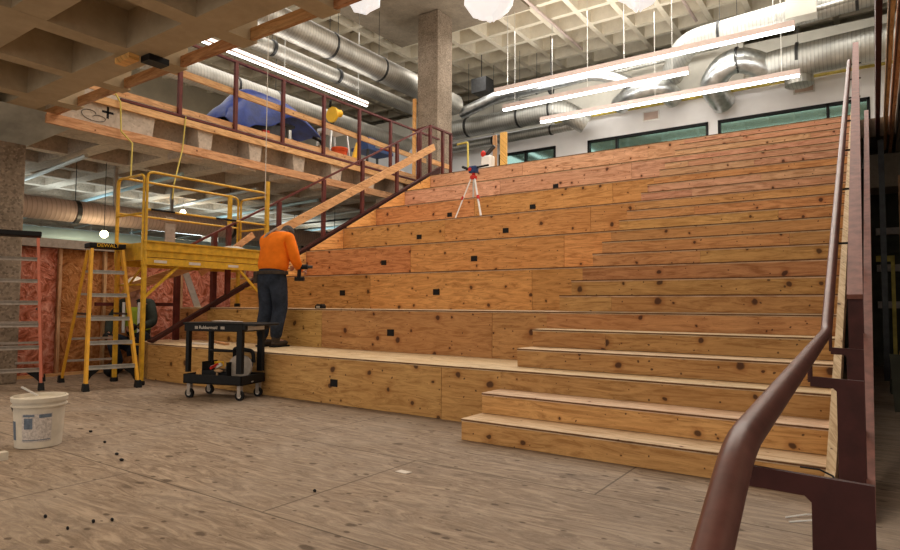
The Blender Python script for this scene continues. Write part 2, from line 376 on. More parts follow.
def copy_tree(o, parent=None):
    c = o.copy(); C.collection.objects.link(c); c.parent = parent
    for ch in list(o.children): copy_tree(ch, c)
    return c
def text_obj(txt, size, matl, mw, parent, name='lettering', depth=.001):
    cu = bpy.data.curves.new('t', 'FONT'); cu.body = txt; cu.size = size; cu.extrude = depth; cu.align_x = 'CENTER'; cu.align_y = 'CENTER'
    t = bpy.data.objects.new('t', cu); C.collection.objects.link(t)
    dg = bpy.context.evaluated_depsgraph_get(); me = bpy.data.meshes.new_from_object(t.evaluated_get(dg))
    bpy.data.objects.remove(t); me.transform(mw); me.materials.clear(); me.materials.append(matl)
    o = bpy.data.objects.new(name, me); C.collection.objects.link(o); o.parent = parent
    return o

ORD = ['first', 'second', 'third', 'fourth', 'fifth', 'sixth', 'seventh', 'eighth', 'ninth', 'tenth', 'eleventh', 'twelfth', 'thirteenth']
E_, Q = .29294, .16
XS, XR, XL, XC = -2.592, -.238, -8.05, -7.92
MZ, UND, TOP = -8.45, 3.38, 3.84
nose = lambda y: Q+y*Q/E_

# ================================================================ STRUCTURE
struct('floor', MB().box(-24, 6, -9, 22, -.1, 0), M['floor'])
# near slab over the lower room: waffle with a cut edge
def near_slab():
    mb = MB()
    ribs = [(-3.72, -3.51), (-4.76, -4.56), (-5.88, -5.66), (-6.93, -6.75), (-8.03, -7.83), (-9.1, -8.9), (-2.66, -2.46), (-1.61, -1.4), (-.56, -.35), (.5, .7)]
    for a, b in ribs: mb.box(a, b, -6, -1.03, UND, TOP)
    for y0, y1 in ((-1.96, -1.70), (-2.91, -2.65), (-3.87, -3.6), (-4.83, -4.56), (-5.8, -5.5)): mb.box(-12, 2, y0, y1, UND+.002, TOP)
    mb.box(-12, 2, -1.03, -.72, UND+.001, TOP)
    mb.box(-12, 2, -6, -1.0, TOP-.1, TOP+.02)
    for a, b in ribs: mb.box(a, b, -.72, -.42, UND, TOP-.1)
    o = struct('ceiling', mb, M['waffle_low']); return o
near_slab()
def mezz_slab():
    mb = MB()
    # cut coffers open on the edge face
    voids = [(.81, 1.49), (1.75, 2.42), (2.68, 3.35), (3.63, 4.28), (4.57, 5.2), (5.52, 6.15), (6.45, 7.1)]
    y = -.42
    for a, b in voids+[(7.4, 7.4)]:
        mb.hexa([(MZ-.32, y, UND), (MZ, y+.03 if y > 0 else y, UND), (MZ, a-.03, UND), (MZ-.32, a, UND), (MZ-.32, y, TOP), (MZ, y-.02, TOP), (MZ, a+.02, TOP), (MZ-.32, a, TOP)])
        if b > a: mb.box(MZ-.32, MZ-.0, a-.02, b+.02, TOP-.09, TOP-.001)
        y = b
    mb.box(MZ-1.0, MZ-.3, -.42, 20, UND, TOP)
    for k in range(22):
        yy = .81+.957*(k-1); mb.box(-24, MZ-1.0, yy-.27, yy, UND, TOP-.1)
    for k in range(14): xx = MZ-2.05-1.07*k; mb.box(xx-.2, xx, -6, 20, UND+.001, TOP-.1)
    mb.box(-24, MZ-.9, -6, 20, TOP-.1, TOP)
    mb.box(-24, MZ, 7.4, 20, UND, TOP)
    return struct('ceiling', mb, M['conc_light'])
mezz_slab()
struct('floor', MB().box(MZ, 4, 7.05, 16, TOP-.3, TOP-.02), M['floor'])
def right_slab():
    mb = MB()
    mb.box(.3, 5, .8, 16, TOP-.1, TOP)
    for k in range(16): y = 1.0+.957*k; mb.box(.3, 5, y-.27, y, UND, TOP-.1)
    mb.box(.3, .45, .8, 16, UND+.001, TOP-.1)
    return struct('ceiling', mb, M['slab_dark'])
right_slab()
# upper waffle ceiling
def upper_ceiling():
    mb = MB(); ZC = 9.8
    solid = (-13.1, -8.2, 7.9, 12.0)
    xs = [-6.09-1.06*k for k in range(-9, 17)]
    ys = [13.96+.98*k for k in range(-17, 10)]
    for x in xs:
        if solid[0]-.1 < x < solid[1]+.1:
            mb.box(x-.08, x+.08, -6, solid[2], ZC, ZC+.5); mb.box(x-.08, x+.08, solid[3], 24, ZC, ZC+.5)
        else: mb.box(x-.08, x+.08, -6, 24, ZC, ZC+.5)
    for y in ys:
        if solid[2] < y < solid[3]:
            mb.box(-23, solid[0], y-.08, y+.08, ZC+.002, ZC+.5); mb.box(solid[1], 5, y-.08, y+.08, ZC+.002, ZC+.5)
        else: mb.box(-23, 5, y-.08, y+.08, ZC+.002, ZC+.5)
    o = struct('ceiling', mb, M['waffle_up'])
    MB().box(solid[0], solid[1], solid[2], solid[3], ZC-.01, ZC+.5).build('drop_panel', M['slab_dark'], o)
    MB().box(-23, 5, -6, 24, ZC+.46, ZC+.7).build('coffer_deck', M['coffer_shaded'], o)
    return o
upper_ceiling()
# upper walls
BY = 15.5
def back_wall():
    mb = MB(); mb.box(-22.5, 4, BY, BY+.25, 6.57, 7.35)
    for a, b in ((-22.5, -11.3), (-9.02, -7.85), (-4.02, -3.75), (.0, 4)): mb.box(a, b, BY, BY+.25, 3.6, 6.57)
    struct('wall_back', mb, M['white_wall'])
    struct('wall_back', MB().box(-22.5, 4, BY+.02, BY+.25, 7.35, 8.7), M['grey_soffit'])
    struct('wall_back', MB().box(-22.5, 4, 23.8, 24, 3.4, 9.8), M['beige_wall'])
    struct('ceiling', MB().box(-22.5, 4, BY+.25, 23.8, 8.5, 8.7), M['grey_soffit'])
    for i, (a, b, divs) in enumerate(((-11.3, -9.02, [-10.2]), (-7.85, -4.02, [-6.85]), (-3.75, 0.0, [-.95]))):
        f = MB(); t = .07
        f.box(a, b, BY-.03, BY+.1, 6.5, 6.57); f.box(a, b, BY-.03, BY+.1, 4.4, 4.47)
        for x in [a+t/2, b-t/2]+divs: f.box(x-t/2, x+t/2, BY-.03, BY+.1, 4.4, 6.57)
        w = struct('window_%d' % (i+1), f, M['black'])
        MB().box(a+.02, b-.02, BY+.05, BY+.07, 4.45, 6.52).build('pane', M['glass'], w)
back_wall()
struct('wall_left', MB().box(-23, -22.7, -6, 24, 3.84, 9.9), M['beige_wall'])
struct('wall_left', MB().box(-23.6, -23.4, -6, 20, 0, 3.4), M['teal_wall'])
struct('wall_back', MB().box(-23.4, -8.2, 18, 18.2, 0, 3.4), M['teal_wall'])
struct('wall_right', MB().box(4.2, 4.4, -2, 24, 0, 9.8), M['beige_wall'])
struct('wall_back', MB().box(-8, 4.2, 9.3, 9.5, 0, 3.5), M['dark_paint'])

# stud wall with insulation under the mezzanine
def stud_wall():
    X = -9.35
    ys = [-.59+.61*k for k in range(16)]
    mb = MB().box(X-.16, X-.12, -.6, 8.6, 0, 1.8)
    w = struct('wall_left', mb, M['osb'])
    for y in ys: MB().box(X-.1, X, y-.02, y+.02, .04, 1.78).build('stud', M['lumber_z'], w)
    MB().box(X-.12, X+.005, -.6, 8.6, 0, .04).build('bottom_plate', M['lumber'], w)
    MB().box(X-.2, X+.06, -.6, 8.6, 1.78, 1.9).build('cap_ledge', M['alu_dull'], w)
    def fluff(seed, w_, h_):
        r = random.Random(seed); mb = MB(); nx, nz = 8, 20; g = []
        for j in range(nz+1):
            row = []
            for i in range(nx+1):
                e = min(i, nx-i, 2)/2*min(j, nz-j, 2)/2
                row.append(mb.v((-.035+e*(.02+.028*r.random()), (i/nx-.5)*w_, j/nz*h_)))
            g.append(row)
        b = [[mb.v((-.085, (i/nx-.5)*w_, j/nz*h_)) for i in (0, nx)] for j in (0, nz)]
        for j in range(nz):
            for i in range(nx): mb.face([g[j][i], g[j][i+1], g[j+1][i+1], g[j+1][i]])
        mb.face([b[0][0], b[0][1], b[1][1], b[1][0]])
        mb.face([b[0][0]]+g[0][:]+[b[0][1]]); mb.face([b[1][0]]+g[nz][:]+[b[1][1]])
        mb.face([b[0][0]]+[r_[0] for r_ in g]+[b[1][0]]); mb.face([b[0][1]]+[r_[-1] for r_ in g]+[b[1][1]])
        return mb
    for k, y in enumerate(ys[:-1]):
        yc = y+.305; o = None
        # bays two to four from the column have an orange facing
        orange = .1 < yc < 1.3
        o = fluff(k, .565, 1.735).build('insulation_batt', M['insul_o' if orange else 'insul'], None, True)
        o.location = (X-.02, yc, .042)
        if orange: tag(o, 'orange-brown insulation batt behind the yellow stepladder, the %s of two' % ('left' if yc < .7 else 'right'), 'insulation', 'orange insulation batts')
        elif yc <= .1: tag(o, 'pink insulation batt between the concrete column and the orange batts', 'insulation', 'pink insulation batts by the concrete column')
        else: tag(o, 'pink insulation batt behind the scaffold, %s to the right of the orange ones' % ORD[k-3], 'insulation', 'pink insulation batts behind the scaffold')
stud_wall()

# ================================================================ CONCRETE COLUMNS
def cyl_like_column(name, label, x0, x1, y0, y1, z0, z1, flare=None):
    t = thing(name, label, 'column', ((x0+x1)/2, (y0+y1)/2, z0)); off = t.location
    MB(off).box(x0, x1, y0, y1, z0, z1-.01).build('shaft', M['conc'], t, False, .02)
    if flare:
        a = MB(off); f = flare
        a.hexa([(x0-.02, y0-.02, z1-f[1]), (x1+.02, y0-.02, z1-f[1]), (x1+.02, y1+.02, z1-f[1]), (x0-.02, y1+.02, z1-f[1]), (x0-f[0], y0-f[0], z1), (x1+f[0], y0-f[0], z1), (x1+f[0], y1+f[0], z1), (x0-f[0], y1+f[0], z1)])
        a.build('capital', M['capital'], t)
    return t
cyl_like_column('concrete_column', 'tall square exposed-aggregate concrete column rising behind the top of the seating', -11.2, -10.45, 10.45, 11.2, TOP, 9.79)
cyl_like_column('concrete_column', 'rough square concrete column at the left edge behind the red stepladder', -9.65, -8.9, -1.3, -.62, 0, UND, (.5, .35))
tag(MB((.33, 7.9, 2.85)).box(-.06, .75, 7.55, 8.3, 2.86, UND).build('concrete_capital', M['slab_dark'], None, False, .02), 'grey concrete beam end hanging below the slab right of the seating', 'concrete beam')

# ================================================================ BLEACHER
bl = thing('bleacher', 'large plywood stepped seating with wide stairs built up to the upper floor', 'bleacher')
JX = [XL, -5.66, -3.2]
for k in range(1, 9):
    y = (3*k-1)*E_; z1 = k*3*Q; z0 = z1-3*Q
    m = M['riser_low'] if k <= 2 else (M['riser_pink_lit'] if k >= 7 else M['riser'])  # tier tones partly carry the light, warmer and pinker higher up
    hi = k >= 3
    left = XL if k <= 3 else XC
    g = .0025
    for a, b in ((left, -5.66), (-5.66, -3.2)):
        MB().box(a+g, b-g, y, y+.019, z0+(.004 if k == 1 else .001), z1-.021).build('riser_panel', m, bl)
    # over the stairs the face is seen only as its top strip
    MB().box(-3.2+g, XS, y, y+.019, z0+.001, z1-.021).build('riser_panel', m, bl)
    MB().box(XS, XR-.001, y+.0005, y+.0195, z1-Q, z1-.021).build('step_riser', M['riser_stair'] if k < 7 else M['riser_pink_lit'], bl)
    MB().box(left, XR-.001, y-.002, y+3*E_-.001, z1-.02, z1).build('tread_board', M['tread'], bl)
    MB().box(left, XR-.001, y-.005, y-.002, z1-(.012 if hi else .014), z1-(0 if hi else .004)).build('nosing_shadow_strip', M['edge'], bl)  # dark strip drawn where the tread's nosing shades the riser
    for ox in (-6.18, -4.54):
        if (k, ox) in ((1, -6.18), (2, -6.18), (7, -6.18), (8, -6.18), (8, -4.54)): continue
        b_ = MB().box(ox-.05, ox+.05, y-.006, y, z1-.30, z1-.225).build('outlet_box', M['black'], bl)
# the two steps in front of every tier
for k in range(8):
    for j in (1, 2):
        s = 3*k+j; y = (s-1)*E_; z1 = s*Q
        m = M['riser_stair'] if s < 16 else M['riser_pink_lit']
        if s in (4, 5, 7, 8): m = M['riser_low']
        jx = [XS, XR-.001] if s in (1, 2, 4, 8) else [XS, -2.35+((s*0.77) % 1.7), XR-.001]
        for a, b in zip(jx, jx[1:]):
            MB().box(a+.001, b-.001, y, y+.019, z1-Q+.003, z1-.021).build('step_riser', m, bl)
        MB().box(XS, XS+.019, y+.019, (3*k+2)*E_, z1-Q+.003, z1-.021).build('step_side', m, bl)
        MB().box(XS-.001, XR-.001, y-.002, (3*k+2)*E_-.001, z1-.02, z1).build('step_tread', M['tread'], bl)
        MB().box(XS-.001, XR-.001, y-.005, y-.002, z1-(.011 if s >= 7 else .013), z1-(0 if s >= 7 else .004)).build('nosing_shadow_strip', M['edge'], bl)
# left return of the lowest tier, leading back from its corner
MB().hexa([(XL, .586, .003), (XL-.019, .606, .003), (-8.72, .87, .003), (-8.70, .85, .003), (XL, .586, .479), (XL-.019, .606, .479), (-8.72, .87, .479), (-8.70, .85, .479)]).build('return_panel', M['riser_low'], bl)
MB().prism([(XL-.001, .59), (XL-.001, 1.45), (-8.71, 1.45), (-8.71, .87)], 'z', .455, .478).build('return_deck', M['tread'], bl)
# second and third tiers run on to the left behind the worker
for k in (2, 3):
    y = (3*k-1)*E_; z1 = k*3*Q
    MB().box(-8.75, XL-.003, y, y+.019, z1-3*Q+.001, z1-.021).build('riser_panel', M['riser_low' if k == 2 else 'riser'], bl)
    MB().box(-8.75, XL-.003, y-.004, y+3*E_, z1-.02, z1).build('tread_board', M['tread'], bl)
# yellow plywood triangles of the left cheek wall
for k in range(3, 8):
    y0 = (3*k-1)*E_; y1 = (3*k+2)*E_; z = k*3*Q
    MB().prism([(y0+.1, z+.001), (y1-.002, z+.001), (y1-.002, nose(y1)-.02), (y0+.1, nose(y0+.1)-.02)], 'x', XC-.02, XC).build('cheek_panel', M['side_ply'], bl)
# right curb board following the slope
MB().prism([(-.42, .0), (0.0, 0.0), (7.0, nose(7.0)-.32), (7.0, nose(7.0)+.02), (-.05, nose(-.05)+.02), (-.42, .14)], 'x', XR, XR+.045).build('curb_board', M['curb'], bl)
# hidden under-structure wall closing the left side below the cheek
MB().prism([(1.5, 0), (7.05, 0), (7.05, nose(7.0)-.45), (3.1, nose(3.1)-.4)], 'x', XC-.06, XC-.03).build('side_panel', M['osb'], bl)

# steel stringers
st = tag(MB().prism([(.62, .482), (7.2, nose(7.2)-.11), (7.2, nose(7.2)+.02), (.56, nose(.56)+.03)], 'x', XC-.09, XC-.065).prism([(.56, nose(.56)+.03), (7.2, nose(7.2)+.02), (7.2, nose(7.2)+.045), (.56, nose(.56)+.055)], 'x', XC-.11, XC-.022).build('steel_stringer', M['red'], None),
         'dark red sloping steel stringer along the left side of the seating', 'stringer')
tag(MB().prism([(-.3, 0), (.3, 0), (7.2, nose(7.2)-.35), (7.2, nose(7.2)-.12), (-.3, .02)], 'x', -.05, -.04).prism([(-.32, .01), (7.2, nose(7.2)-.12), (7.2, nose(7.2)-.095), (-.32, .035)], 'x', -.075, -.022).build('steel_stringer', M['red_light'], None),
    'reddish sloping steel stringer flange along the right side of the stairs', 'stringer')

# ================================================================ RIGHT HANDRAIL AND GUARD
hr = thing('stair_handrail', 'round brown-red steel pipe handrail with flat bracket posts in the right foreground', 'handrail', (-.2, -.2, 0)); o_ = hr.location
P3 = Vector((-.19, -3.28, .57)); P2 = Vector((-.19, -2.78, .79)); P1 = Vector((-.212, -.2, .885)); P0 = Vector((-.232, 6.5, 4.56))
def rounded(pts, rr, n=5):
    out = [Vector(pts[0])]
    for a, b, c in zip(pts, pts[1:], pts[2:]):
        a, b, c = Vector(a), Vector(b), Vector(c); p = b+(a-b).normalized()*rr; q = b+(c-b).normalized()*rr
        for i in range(n+1):
            t = i/n; out.append(p*(1-t)**2+b*2*t*(1-t)+q*t*t)
    out.append(Vector(pts[-1])); return out
MB(o_).tube(rounded([P3+Vector((0, -.5, -.27)), P2, P1, P0], .08), .0265, 16).build('rail_pipe', M['pipe_red'], hr, True)
def bracket(y, xa, xb, ztop, zfoot, pz):
    # flat plate post with an arm reaching the pipe, one cut plate
    mb = MB(o_); t = .006
    mb.prism([(xa, zfoot), (xb, zfoot), (xb, ztop), (-.2, ztop+.006), (-.2, ztop-.03), (xa-.01, ztop-.032), (xa, ztop-.042)], 'y', y-t, y+t)
    mb.tube([(-.2, y, ztop-.015), (-.2, y, pz)], .008, 8)
    return mb.build('bracket_post', M['red'], hr)
bracket(-2.66, -.098, -.008, .725, 0.0, .79)
bracket(-1.33, -.12, -.04, .762, 0.0, .84)
bracket(-.1, -.13, -.055, .80, 0.12, .92)
for i in range(7):
    y = .9+.93*i; z = .885+(y+.2)*(4.56-.885)/6.7
    MB(o_).beam((-.215-(y*.003), y, z-.05), (-.09, y, z-.05), .03, .012).build('bracket', M['black'], hr)
    MB(o_).beam((-.225, y, z-.05), (-.225, y, z), .012, .012).build('bracket', M['black'], hr)
gr = thing('stair_guard_rail', 'wide flat sloping steel guard rail up the right side of the stairs', 'railing', (-.1, .2, 0)); o_ = gr.location
MB(o_).beam((-.095, .2, 1.075), (-.16, 7.2, 5.06), .075, .03).build('top_rail', M['red_light'], gr)
for i in range(8):
    y = .24+.97*i; x = -.095-.065*(y-.2)/7
    MB(o_).beam((x, y, nose(y)-.12), (x, y, 1.07+(y-.2)*.5693-.01), .07, .012, (0, 1, 0)).build('post', M['red'], gr)

# ================================================================ LEFT STAIR RAIL
lr = thing('stair_railing', 'dark red steel railing climbing the left side of the seating', 'railing', (-7.99, 2.7, 0)); o_ = lr.location
for y in (1.75, 2.69, 3.67, 4.66, 5.68): MB(o_).beam((-7.99, y, nose(y)+.04), (-7.99, y, nose(y)+1.06), .05, .07).build('post', M['red_rail'], lr)
MB(o_).beam((-7.99, 1.1, nose(1.1)+1.07), (-7.99, 6.75, nose(6.75)+1.09), .05, .03).build('top_rail', M['red_rail'], lr)
fr = thing('landing_railing', 'square dark red steel rail frame at the top left corner of the seating', 'railing', (-8, 6.8, TOP)); o_ = fr.location
for p in ((-8, 6.82), (-8, 7.3), (-8, 7.62), (-8.42, 7.0)): MB(o_).beam((p[0], p[1], TOP-.1), (p[0], p[1], 4.96), .06, .06).build('post', M['red_rail'], fr)
MB(o_).beam((-8, 6.8, 4.97), (-8, 7.64, 4.97), .06, .04).build('top_rail', M['red_rail'], fr)
MB(o_).beam((-8.42, 6.9, 4.97), (-8, 6.84, 4.97), .05, .04).build('top_rail', M['red_rail'], fr)
MB(o_).beam((-8.04, 6.85, 4.2), (-8.04, 7.6, 4.2), .04, .1).build('mid_board', M['lumber'], fr)
b = MB((-7.8, 2.6, 2.2)).beam((-7.85, 2.5, 2.14), (-7.8, 6.7, 4.44), .04, .14).build('long_board', M['lumber'], None)
tag(b, 'long pale wooden board leaning diagonally up along the left railing', 'board')
# timber braces at foot of left side
tag(MB((-7.9, 1.1, 0)).beam((-8.25, .35, 1.2), (-8.2, 1.9, 1.78), .04, .12).build('brace_board', M['lumber'], None), 'short wooden board sloping up beneath the yellow scaffold deck', 'board')
tag(MB((-8.3, 1.3, 0)).beam((-8.0, 1.3, 1.45), (-8.0, 2.2, 2.1), .03, .09).build('brace_board', M['lumber'], None), 'reddish wooden offcut leaning above the right end of the scaffold deck', 'board')
tag(MB((-8.6, 1.6, 0)).beam((-8.6, 1.85, .5), (-8.75, 1.45, 1.7), .035, .09).build('brace_board', M['alu'], None), 'white board leaning against the pink insulation behind the scaffold', 'board')
tag(MB((-8.4, .95, 0)).beam((-8.5, 1.25, .48), (-8.5, 1.25, 1.78), .07, .07).beam((-9.25, .45, 1.0), (-9.25, 1.25, 1.0), .05, .05).beam((-9.25, 1.25, 1.0), (-8.5, 1.25, 1.0), .05, .05).build('steel_post', M['red_rail'], None), 'dark red steel post with a crossbar standing behind the seated worker', 'post')
tag(MB((-8.6, 2.1, 0)).beam((-8.3, 1.72, .95), (-8.3, 1.72, 2.1), .07, .07).build('steel_post', M['red_rail'], None), 'dark red steel post behind the middle of the scaffold', 'post')

# ================================================================ MEZZANINE EDGE
mr = thing('mezzanine_railing', 'long dark red steel railing with wooden mid board along the mezzanine edge', 'railing', (MZ+.04, 1, TOP)); o_ = mr.location
for i in range(7): y = 1.17+.963*i; MB(o_).beam((MZ+.02, y, TOP-.02), (MZ+.02, y, 4.93), .055, .055).build('post', M['red_rail'], mr)
MB(o_).beam((MZ+.02, .9, 4.94), (MZ+.02, 7.75, 4.94), .05, .035).build('top_rail', M['red_rail'], mr)
MB(o_).beam((MZ-.03, -.2, 4.5), (MZ-.03, 7.3, 4.34), .04, .1).build('mid_board', M['lumber'], mr)
tag(MB((MZ, 3, TOP)).beam((MZ-.02, -.2, TOP+.05), (MZ-.02, 7.3, TOP+.05), .035, .09).build('toe_board', M['lumber'], None), 'wooden toe board lying along the mezzanine edge under the railing', 'board')
tag(MB((MZ, 3, 3.7)).beam((MZ+.03, -.1, 3.72), (MZ+.03, 7.35, 3.72), .035, .10).build('ledger_board', M['lumber'], None), 'upper wooden ledger board fixed to the mezzanine slab edge', 'board')
tag(MB((MZ, 3, 3.8)).beam((MZ+.035, .3, 3.80), (MZ+.035, 7.35, 3.80), .03, .035).build('edge_angle', M['red_rail'], None), 'dark red steel angle running along the mezzanine slab edge', 'steel angle')
tag(MB((MZ, 3, 3.3)).beam((MZ+.03, -.6, 3.32), (MZ+.03, 7.35, 3.32), .04, .13).build('ledger_board', M['lumber'], None), 'lower wooden ledger board along the bottom of the mezzanine slab edge', 'board')
for i in range(7):
    y = 1.3+.957*i
    tag(MB((MZ-.3, y, UND)).box(MZ-.45, MZ+.02, y-.02, y+.3, UND-.16, UND-.06).build('slab_bracket', M['conc_light'], None), 'small pale block hanging under the mezzanine slab edge, %s from the left' % ORD[i], 'bracket', 'bracket blocks under the mezzanine edge')
# cross mark and scribble on the fascia
tag(MB((MZ, .2, 3.6)).box(MZ+.001, MZ+.003, .14, .17, 3.50, 3.66).box(MZ+.001, MZ+.003, .08, .23, 3.57, 3.60).build('painted_mark', M['black'], None), 'black painted plus mark on the concrete mezzanine edge', 'painted mark')
pts = [(MZ+.004, -.12+.12*math.cos(t)+.02*t, 3.52+.055*math.sin(t)-.008*t) for t in [i*.35 for i in range(26)]]
tag(MB((MZ, 0, 3.5)).tube(pts, .0035, 5).build('pencil_scribble', M['dark_steel'], None), 'looping scribbled line on the concrete mezzanine edge', 'painted mark')
# form boards closing the cut coffers of the near slab
for n_, (a, b_) in enumerate(((-9.1+.2, -8.03), (-7.83, -6.93), (-6.75, -5.88), (-5.66, -4.76), (-4.56, -3.72), (-3.51, -2.66))):
    tag(MB((a, -.4, 3.5)).box(a+.003, b_-.003, -.5, -.46, UND+.005, 3.49).build('form_board', M['lumber_x'], None), 'brown form board at the cut near slab edge, %s from the left' % ORD[n_], 'board', 'form boards at the cut slab edge')
# small bits at slab corner
tag(MB((-5.9, -.7, 3.3)).box(-5.98, -5.72, -.98, -.88, UND-.055, UND-.001).build('wood_block', M['side_ply'], None), 'small orange wood block fixed under the near ceiling slab', 'block')
tag(MB((-5.7, -.7, 3.3)).box(-5.73, -5.58, -.86, -.66, UND-.06, UND-.001).build('junction_box', M['black'], None), 'small black box fixed under the near ceiling slab', 'box')

# steel header along right mezzanine
tag(MB((.1, 5, 3.7)).box(.055, .10, .9, 7.5, 3.40, 3.8).build('steel_header', M['red'], None), 'dark red steel header beam overhead at the top right', 'beam')
tag(MB((.15, 5, 3.7)).box(.155, .185, .9, 7.5, 3.42, 3.8).build('header_board', M['lumber'], None), 'wooden board beside the red header beam, the nearer to it', 'board')
tag(MB((.18, 5, 3.7)).box(.225, .255, .9, 9.0, 3.40, 3.8).build('header_board', M['lumber'], None), 'wooden board at the top right edge, against the coffered slab', 'board')

# ================================================================ SCAFFOLD
def scaffold():
    x0, x1, y0, y1 = -8.17, -7.52, .21, 2.06
    t = thing('scaffold', 'yellow rolling scaffold with guard rails and a deck beside the stepladder', 'scaffold', (-7.85, 1.1, 0)); o = t.location; Y = M['yellow']
    def foot(x, y): return .97 if y > 1.4 and x > -7.9 else (.97 if y > 1.4 else (0 if y < .6 else 0))
    for y in (y0, y1):
        for x in (x0, x1):
            MB(o).beam((x, y, foot(x, y)+.05), (x, y, 1.62), .045, .045).build('post', Y, t)
            MB(o).lathe([(.02, 0), (.045, .0), (.05, .02), (.045, .05), (.02, .055)], (x, y, foot(x, y)), 10).build('foot', M['black'], t)
        for z in ((.5, 1.25) if y == y0 else (1.25,)): MB(o).tube([(x0, y, z), (x1, y, z)], .014, 8).build('rung', Y, t)
    # deck: two side beams with channel profile, end beams, boards
    for x in (x0, x1):
        MB(o).box(x-.02, x+.02, y0-.03, y1+.03, 1.60, 1.80).box(x-.035, x+.035, y0-.03, y1+.03, 1.79, 1.81).box(x-.035, x+.035, y0-.03, y1+.03, 1.685, 1.70).build('toe_board', Y, t)
        MB(o).box(x-.028, x+.028, y0-.03, y1+.03, 1.50, 1.59).build('side_beam', Y, t)
    for y in (y0, y1): MB(o).box(x0, x1, y-.02, y+.02, 1.56, 1.78).build('toe_board', Y, t)
    MB(o).box(x0+.03, x1-.03, y0, y1, 1.585, 1.61).build('deck', M['lumber'], t)
    # braces
    for x in (x1,):
        MB(o).beam((x, y0+.02, 1.1), (x, y0+.45, 1.5), .03, .03).build('brace', Y, t)
        MB(o).beam((x, y1-.02, 1.1), (x, y1-.45, 1.5), .03, .03).build('brace', Y, t)
    MB(o).beam((x0, y0, 1.05), (x1, y0, 1.5), .02, .02).build('brace', Y, t)
    # guard rails: rounded frames on both long sides and the ends
    r = .017
    for x in (x0-.03, x1+.02):
        MB(o).tube(rounded([(x, y0, 1.55), (x, y0, 2.68), (x, y1, 2.68), (x, y1, 1.55)], .09), r, 8).build('guard_rail', Y, t, True)
        MB(o).tube([(x, y0, 2.2), (x, y1, 2.2)], r*.85, 8).build('guard_rail', Y, t, True)
    for y in (y0-.03, y1+.03):
        MB(o).tube(rounded([(x0, y, 1.55), (x0, y, 2.64), (x1, y, 2.64), (x1, y, 1.55)], .08), r, 8).build('guard_rail', Y, t, True)
        MB(o).tube([(x0, y, 2.15), (x1, y, 2.15)], r*.85, 8).build('guard_rail', Y, t, True)
    MB(o).beam((x1+.02, y1, 1.55), (x1+.02, y1, 2.86), .05, .05).build('post', Y, t)
    MB(o).beam((x0-.03, y1-.15, 1.55), (x0-.03, y1-.15, 2.7), .05, .05).build('post', Y, t)
    for x, y in ((x1+.02, .42), (x1+.02, 1.35)): MB(o).box(x-.021, x+.021, y-.16, y+.16, 2.187, 2.213).build('grip_tape', M['black'], t)
    for y in (.32, .8, 1.4): MB(o).box(x1+.029, x1+.031, y, y+.17, 1.53, 1.565).build('sticker', M['paper'], t)
scaffold()
tag(MB((-8.2, .95, 1.8)).box(-8.235, -8.215, .88, 1.03, 1.80, 2.24).box(-8.24, -8.2, .8, 1.1, 2.17, 2.20).build('hanging_cloth', M['alu_dull'], None), 'grey strap hung over the back guard rail of the scaffold', 'cloth')
tag(MB((-7.8, 1.75, 1.62)).ell((-7.8, 1.7, 1.80), (.17, .22, .07)).ell((-7.9, 1.85, 1.79), (.12, .12, .08)).build('bagged_material', M['white_plastic'], None, True), 'crumpled pale bag on the right end of the scaffold deck', 'bag')

# ================================================================ STEP LADDERS
def step_ladder(name, label, loc, rz, H, matl, steps, wb, wt, front, back, capm, stepm, cap_text=None):
    t = thing(name, label, 'ladder', loc, rz)
    def fp(s, f): # s=-1/1 side, f=height fraction, front rail
        return Vector((front+( .10-front)*f, s*(wb+(wt-wb)*f)/2, H*f))
    def bp(s, f):
        return Vector((-back+(-.06+back)*f, s*(wb*1.1+(wt-wb*1.1)*f)/2, H*f))
    for s in (-1, 1):
        MB().beam(fp(s, .02), fp(s, .985), .03, .085, (1, 0, 0)).build('front_rail', matl, t)
        MB().beam(bp(s, .02), bp(s, .985), .028, .05, (1, 0, 0)).build('rear_rail', matl, t)
        for P in (fp(s, 0), bp(s, 0)):
            MB().hexa([(P.x-.05, P.y-.035, .0), (P.x+.06, P.y-.035, .0), (P.x+.06, P.y+.035, .0), (P.x-.05, P.y+.035, .0), (P.x-.045, P.y-.028, .09), (P.x+.035, P.y-.028, .09), (P.x+.035, P.y+.028, .09), (P.x-.045, P.y+.028, .09)]).build('foot', M['black'], t, False, .008)
        f = .52
        MB().beam(fp(s, f)+Vector((0, -s*.03, 0)), bp(s, f)+Vector((0, -s*.03, 0)), .01, .025).build('spreader', M['dark_steel'], t)
        # gusset under the lowest step
        a = fp(s, 1/(steps+1)); b = fp(s, .05)
        MB().prism([(a.y, a.z-.03), (a.y-s*.16, a.z-.03), (a.y-s*.13, a.z-.055), (a.y-s*.05, a.z-.12), (b.y-s*.015, b.z+.0), (b.y, b.z)], 'x', a.x-.01, a.x+.02).build('gusset', M['black'], t)
    for i in range(1, steps+1):
        f = i/(steps+1)
        a, b = fp(-1, f), fp(1, f)
        MB().box(a.x-.045, a.x+.045, a.y+.01, b.y-.01, a.z-.03, a.z).box(a.x+.035, a.x+.045, a.y+.01, b.y-.01, a.z-.045, a.z).build('step', stepm, t, False, .003)
        if i <= steps:
            c, d = bp(-1, f), bp(1, f)
            MB().box(c.x-.012, c.x+.012, c.y, d.y, c.z-.02, c.z+.008).build('rear_brace', M['alu_dull'], t)
    cap = MB().box(-.11, .15, -wt/2-.035, wt/2+.035, H-.005, H+.055).build('top_cap', capm, t, False, .01)
    if cap_text:
        text_obj(cap_text, .062, M['tool_y'], Matrix.Translation((.1515, 0, H+.025)) @ Matrix.Rotation(PI/2, 4, 'Z') @ Matrix.Rotation(PI/2, 4, 'X'), cap)
    return t
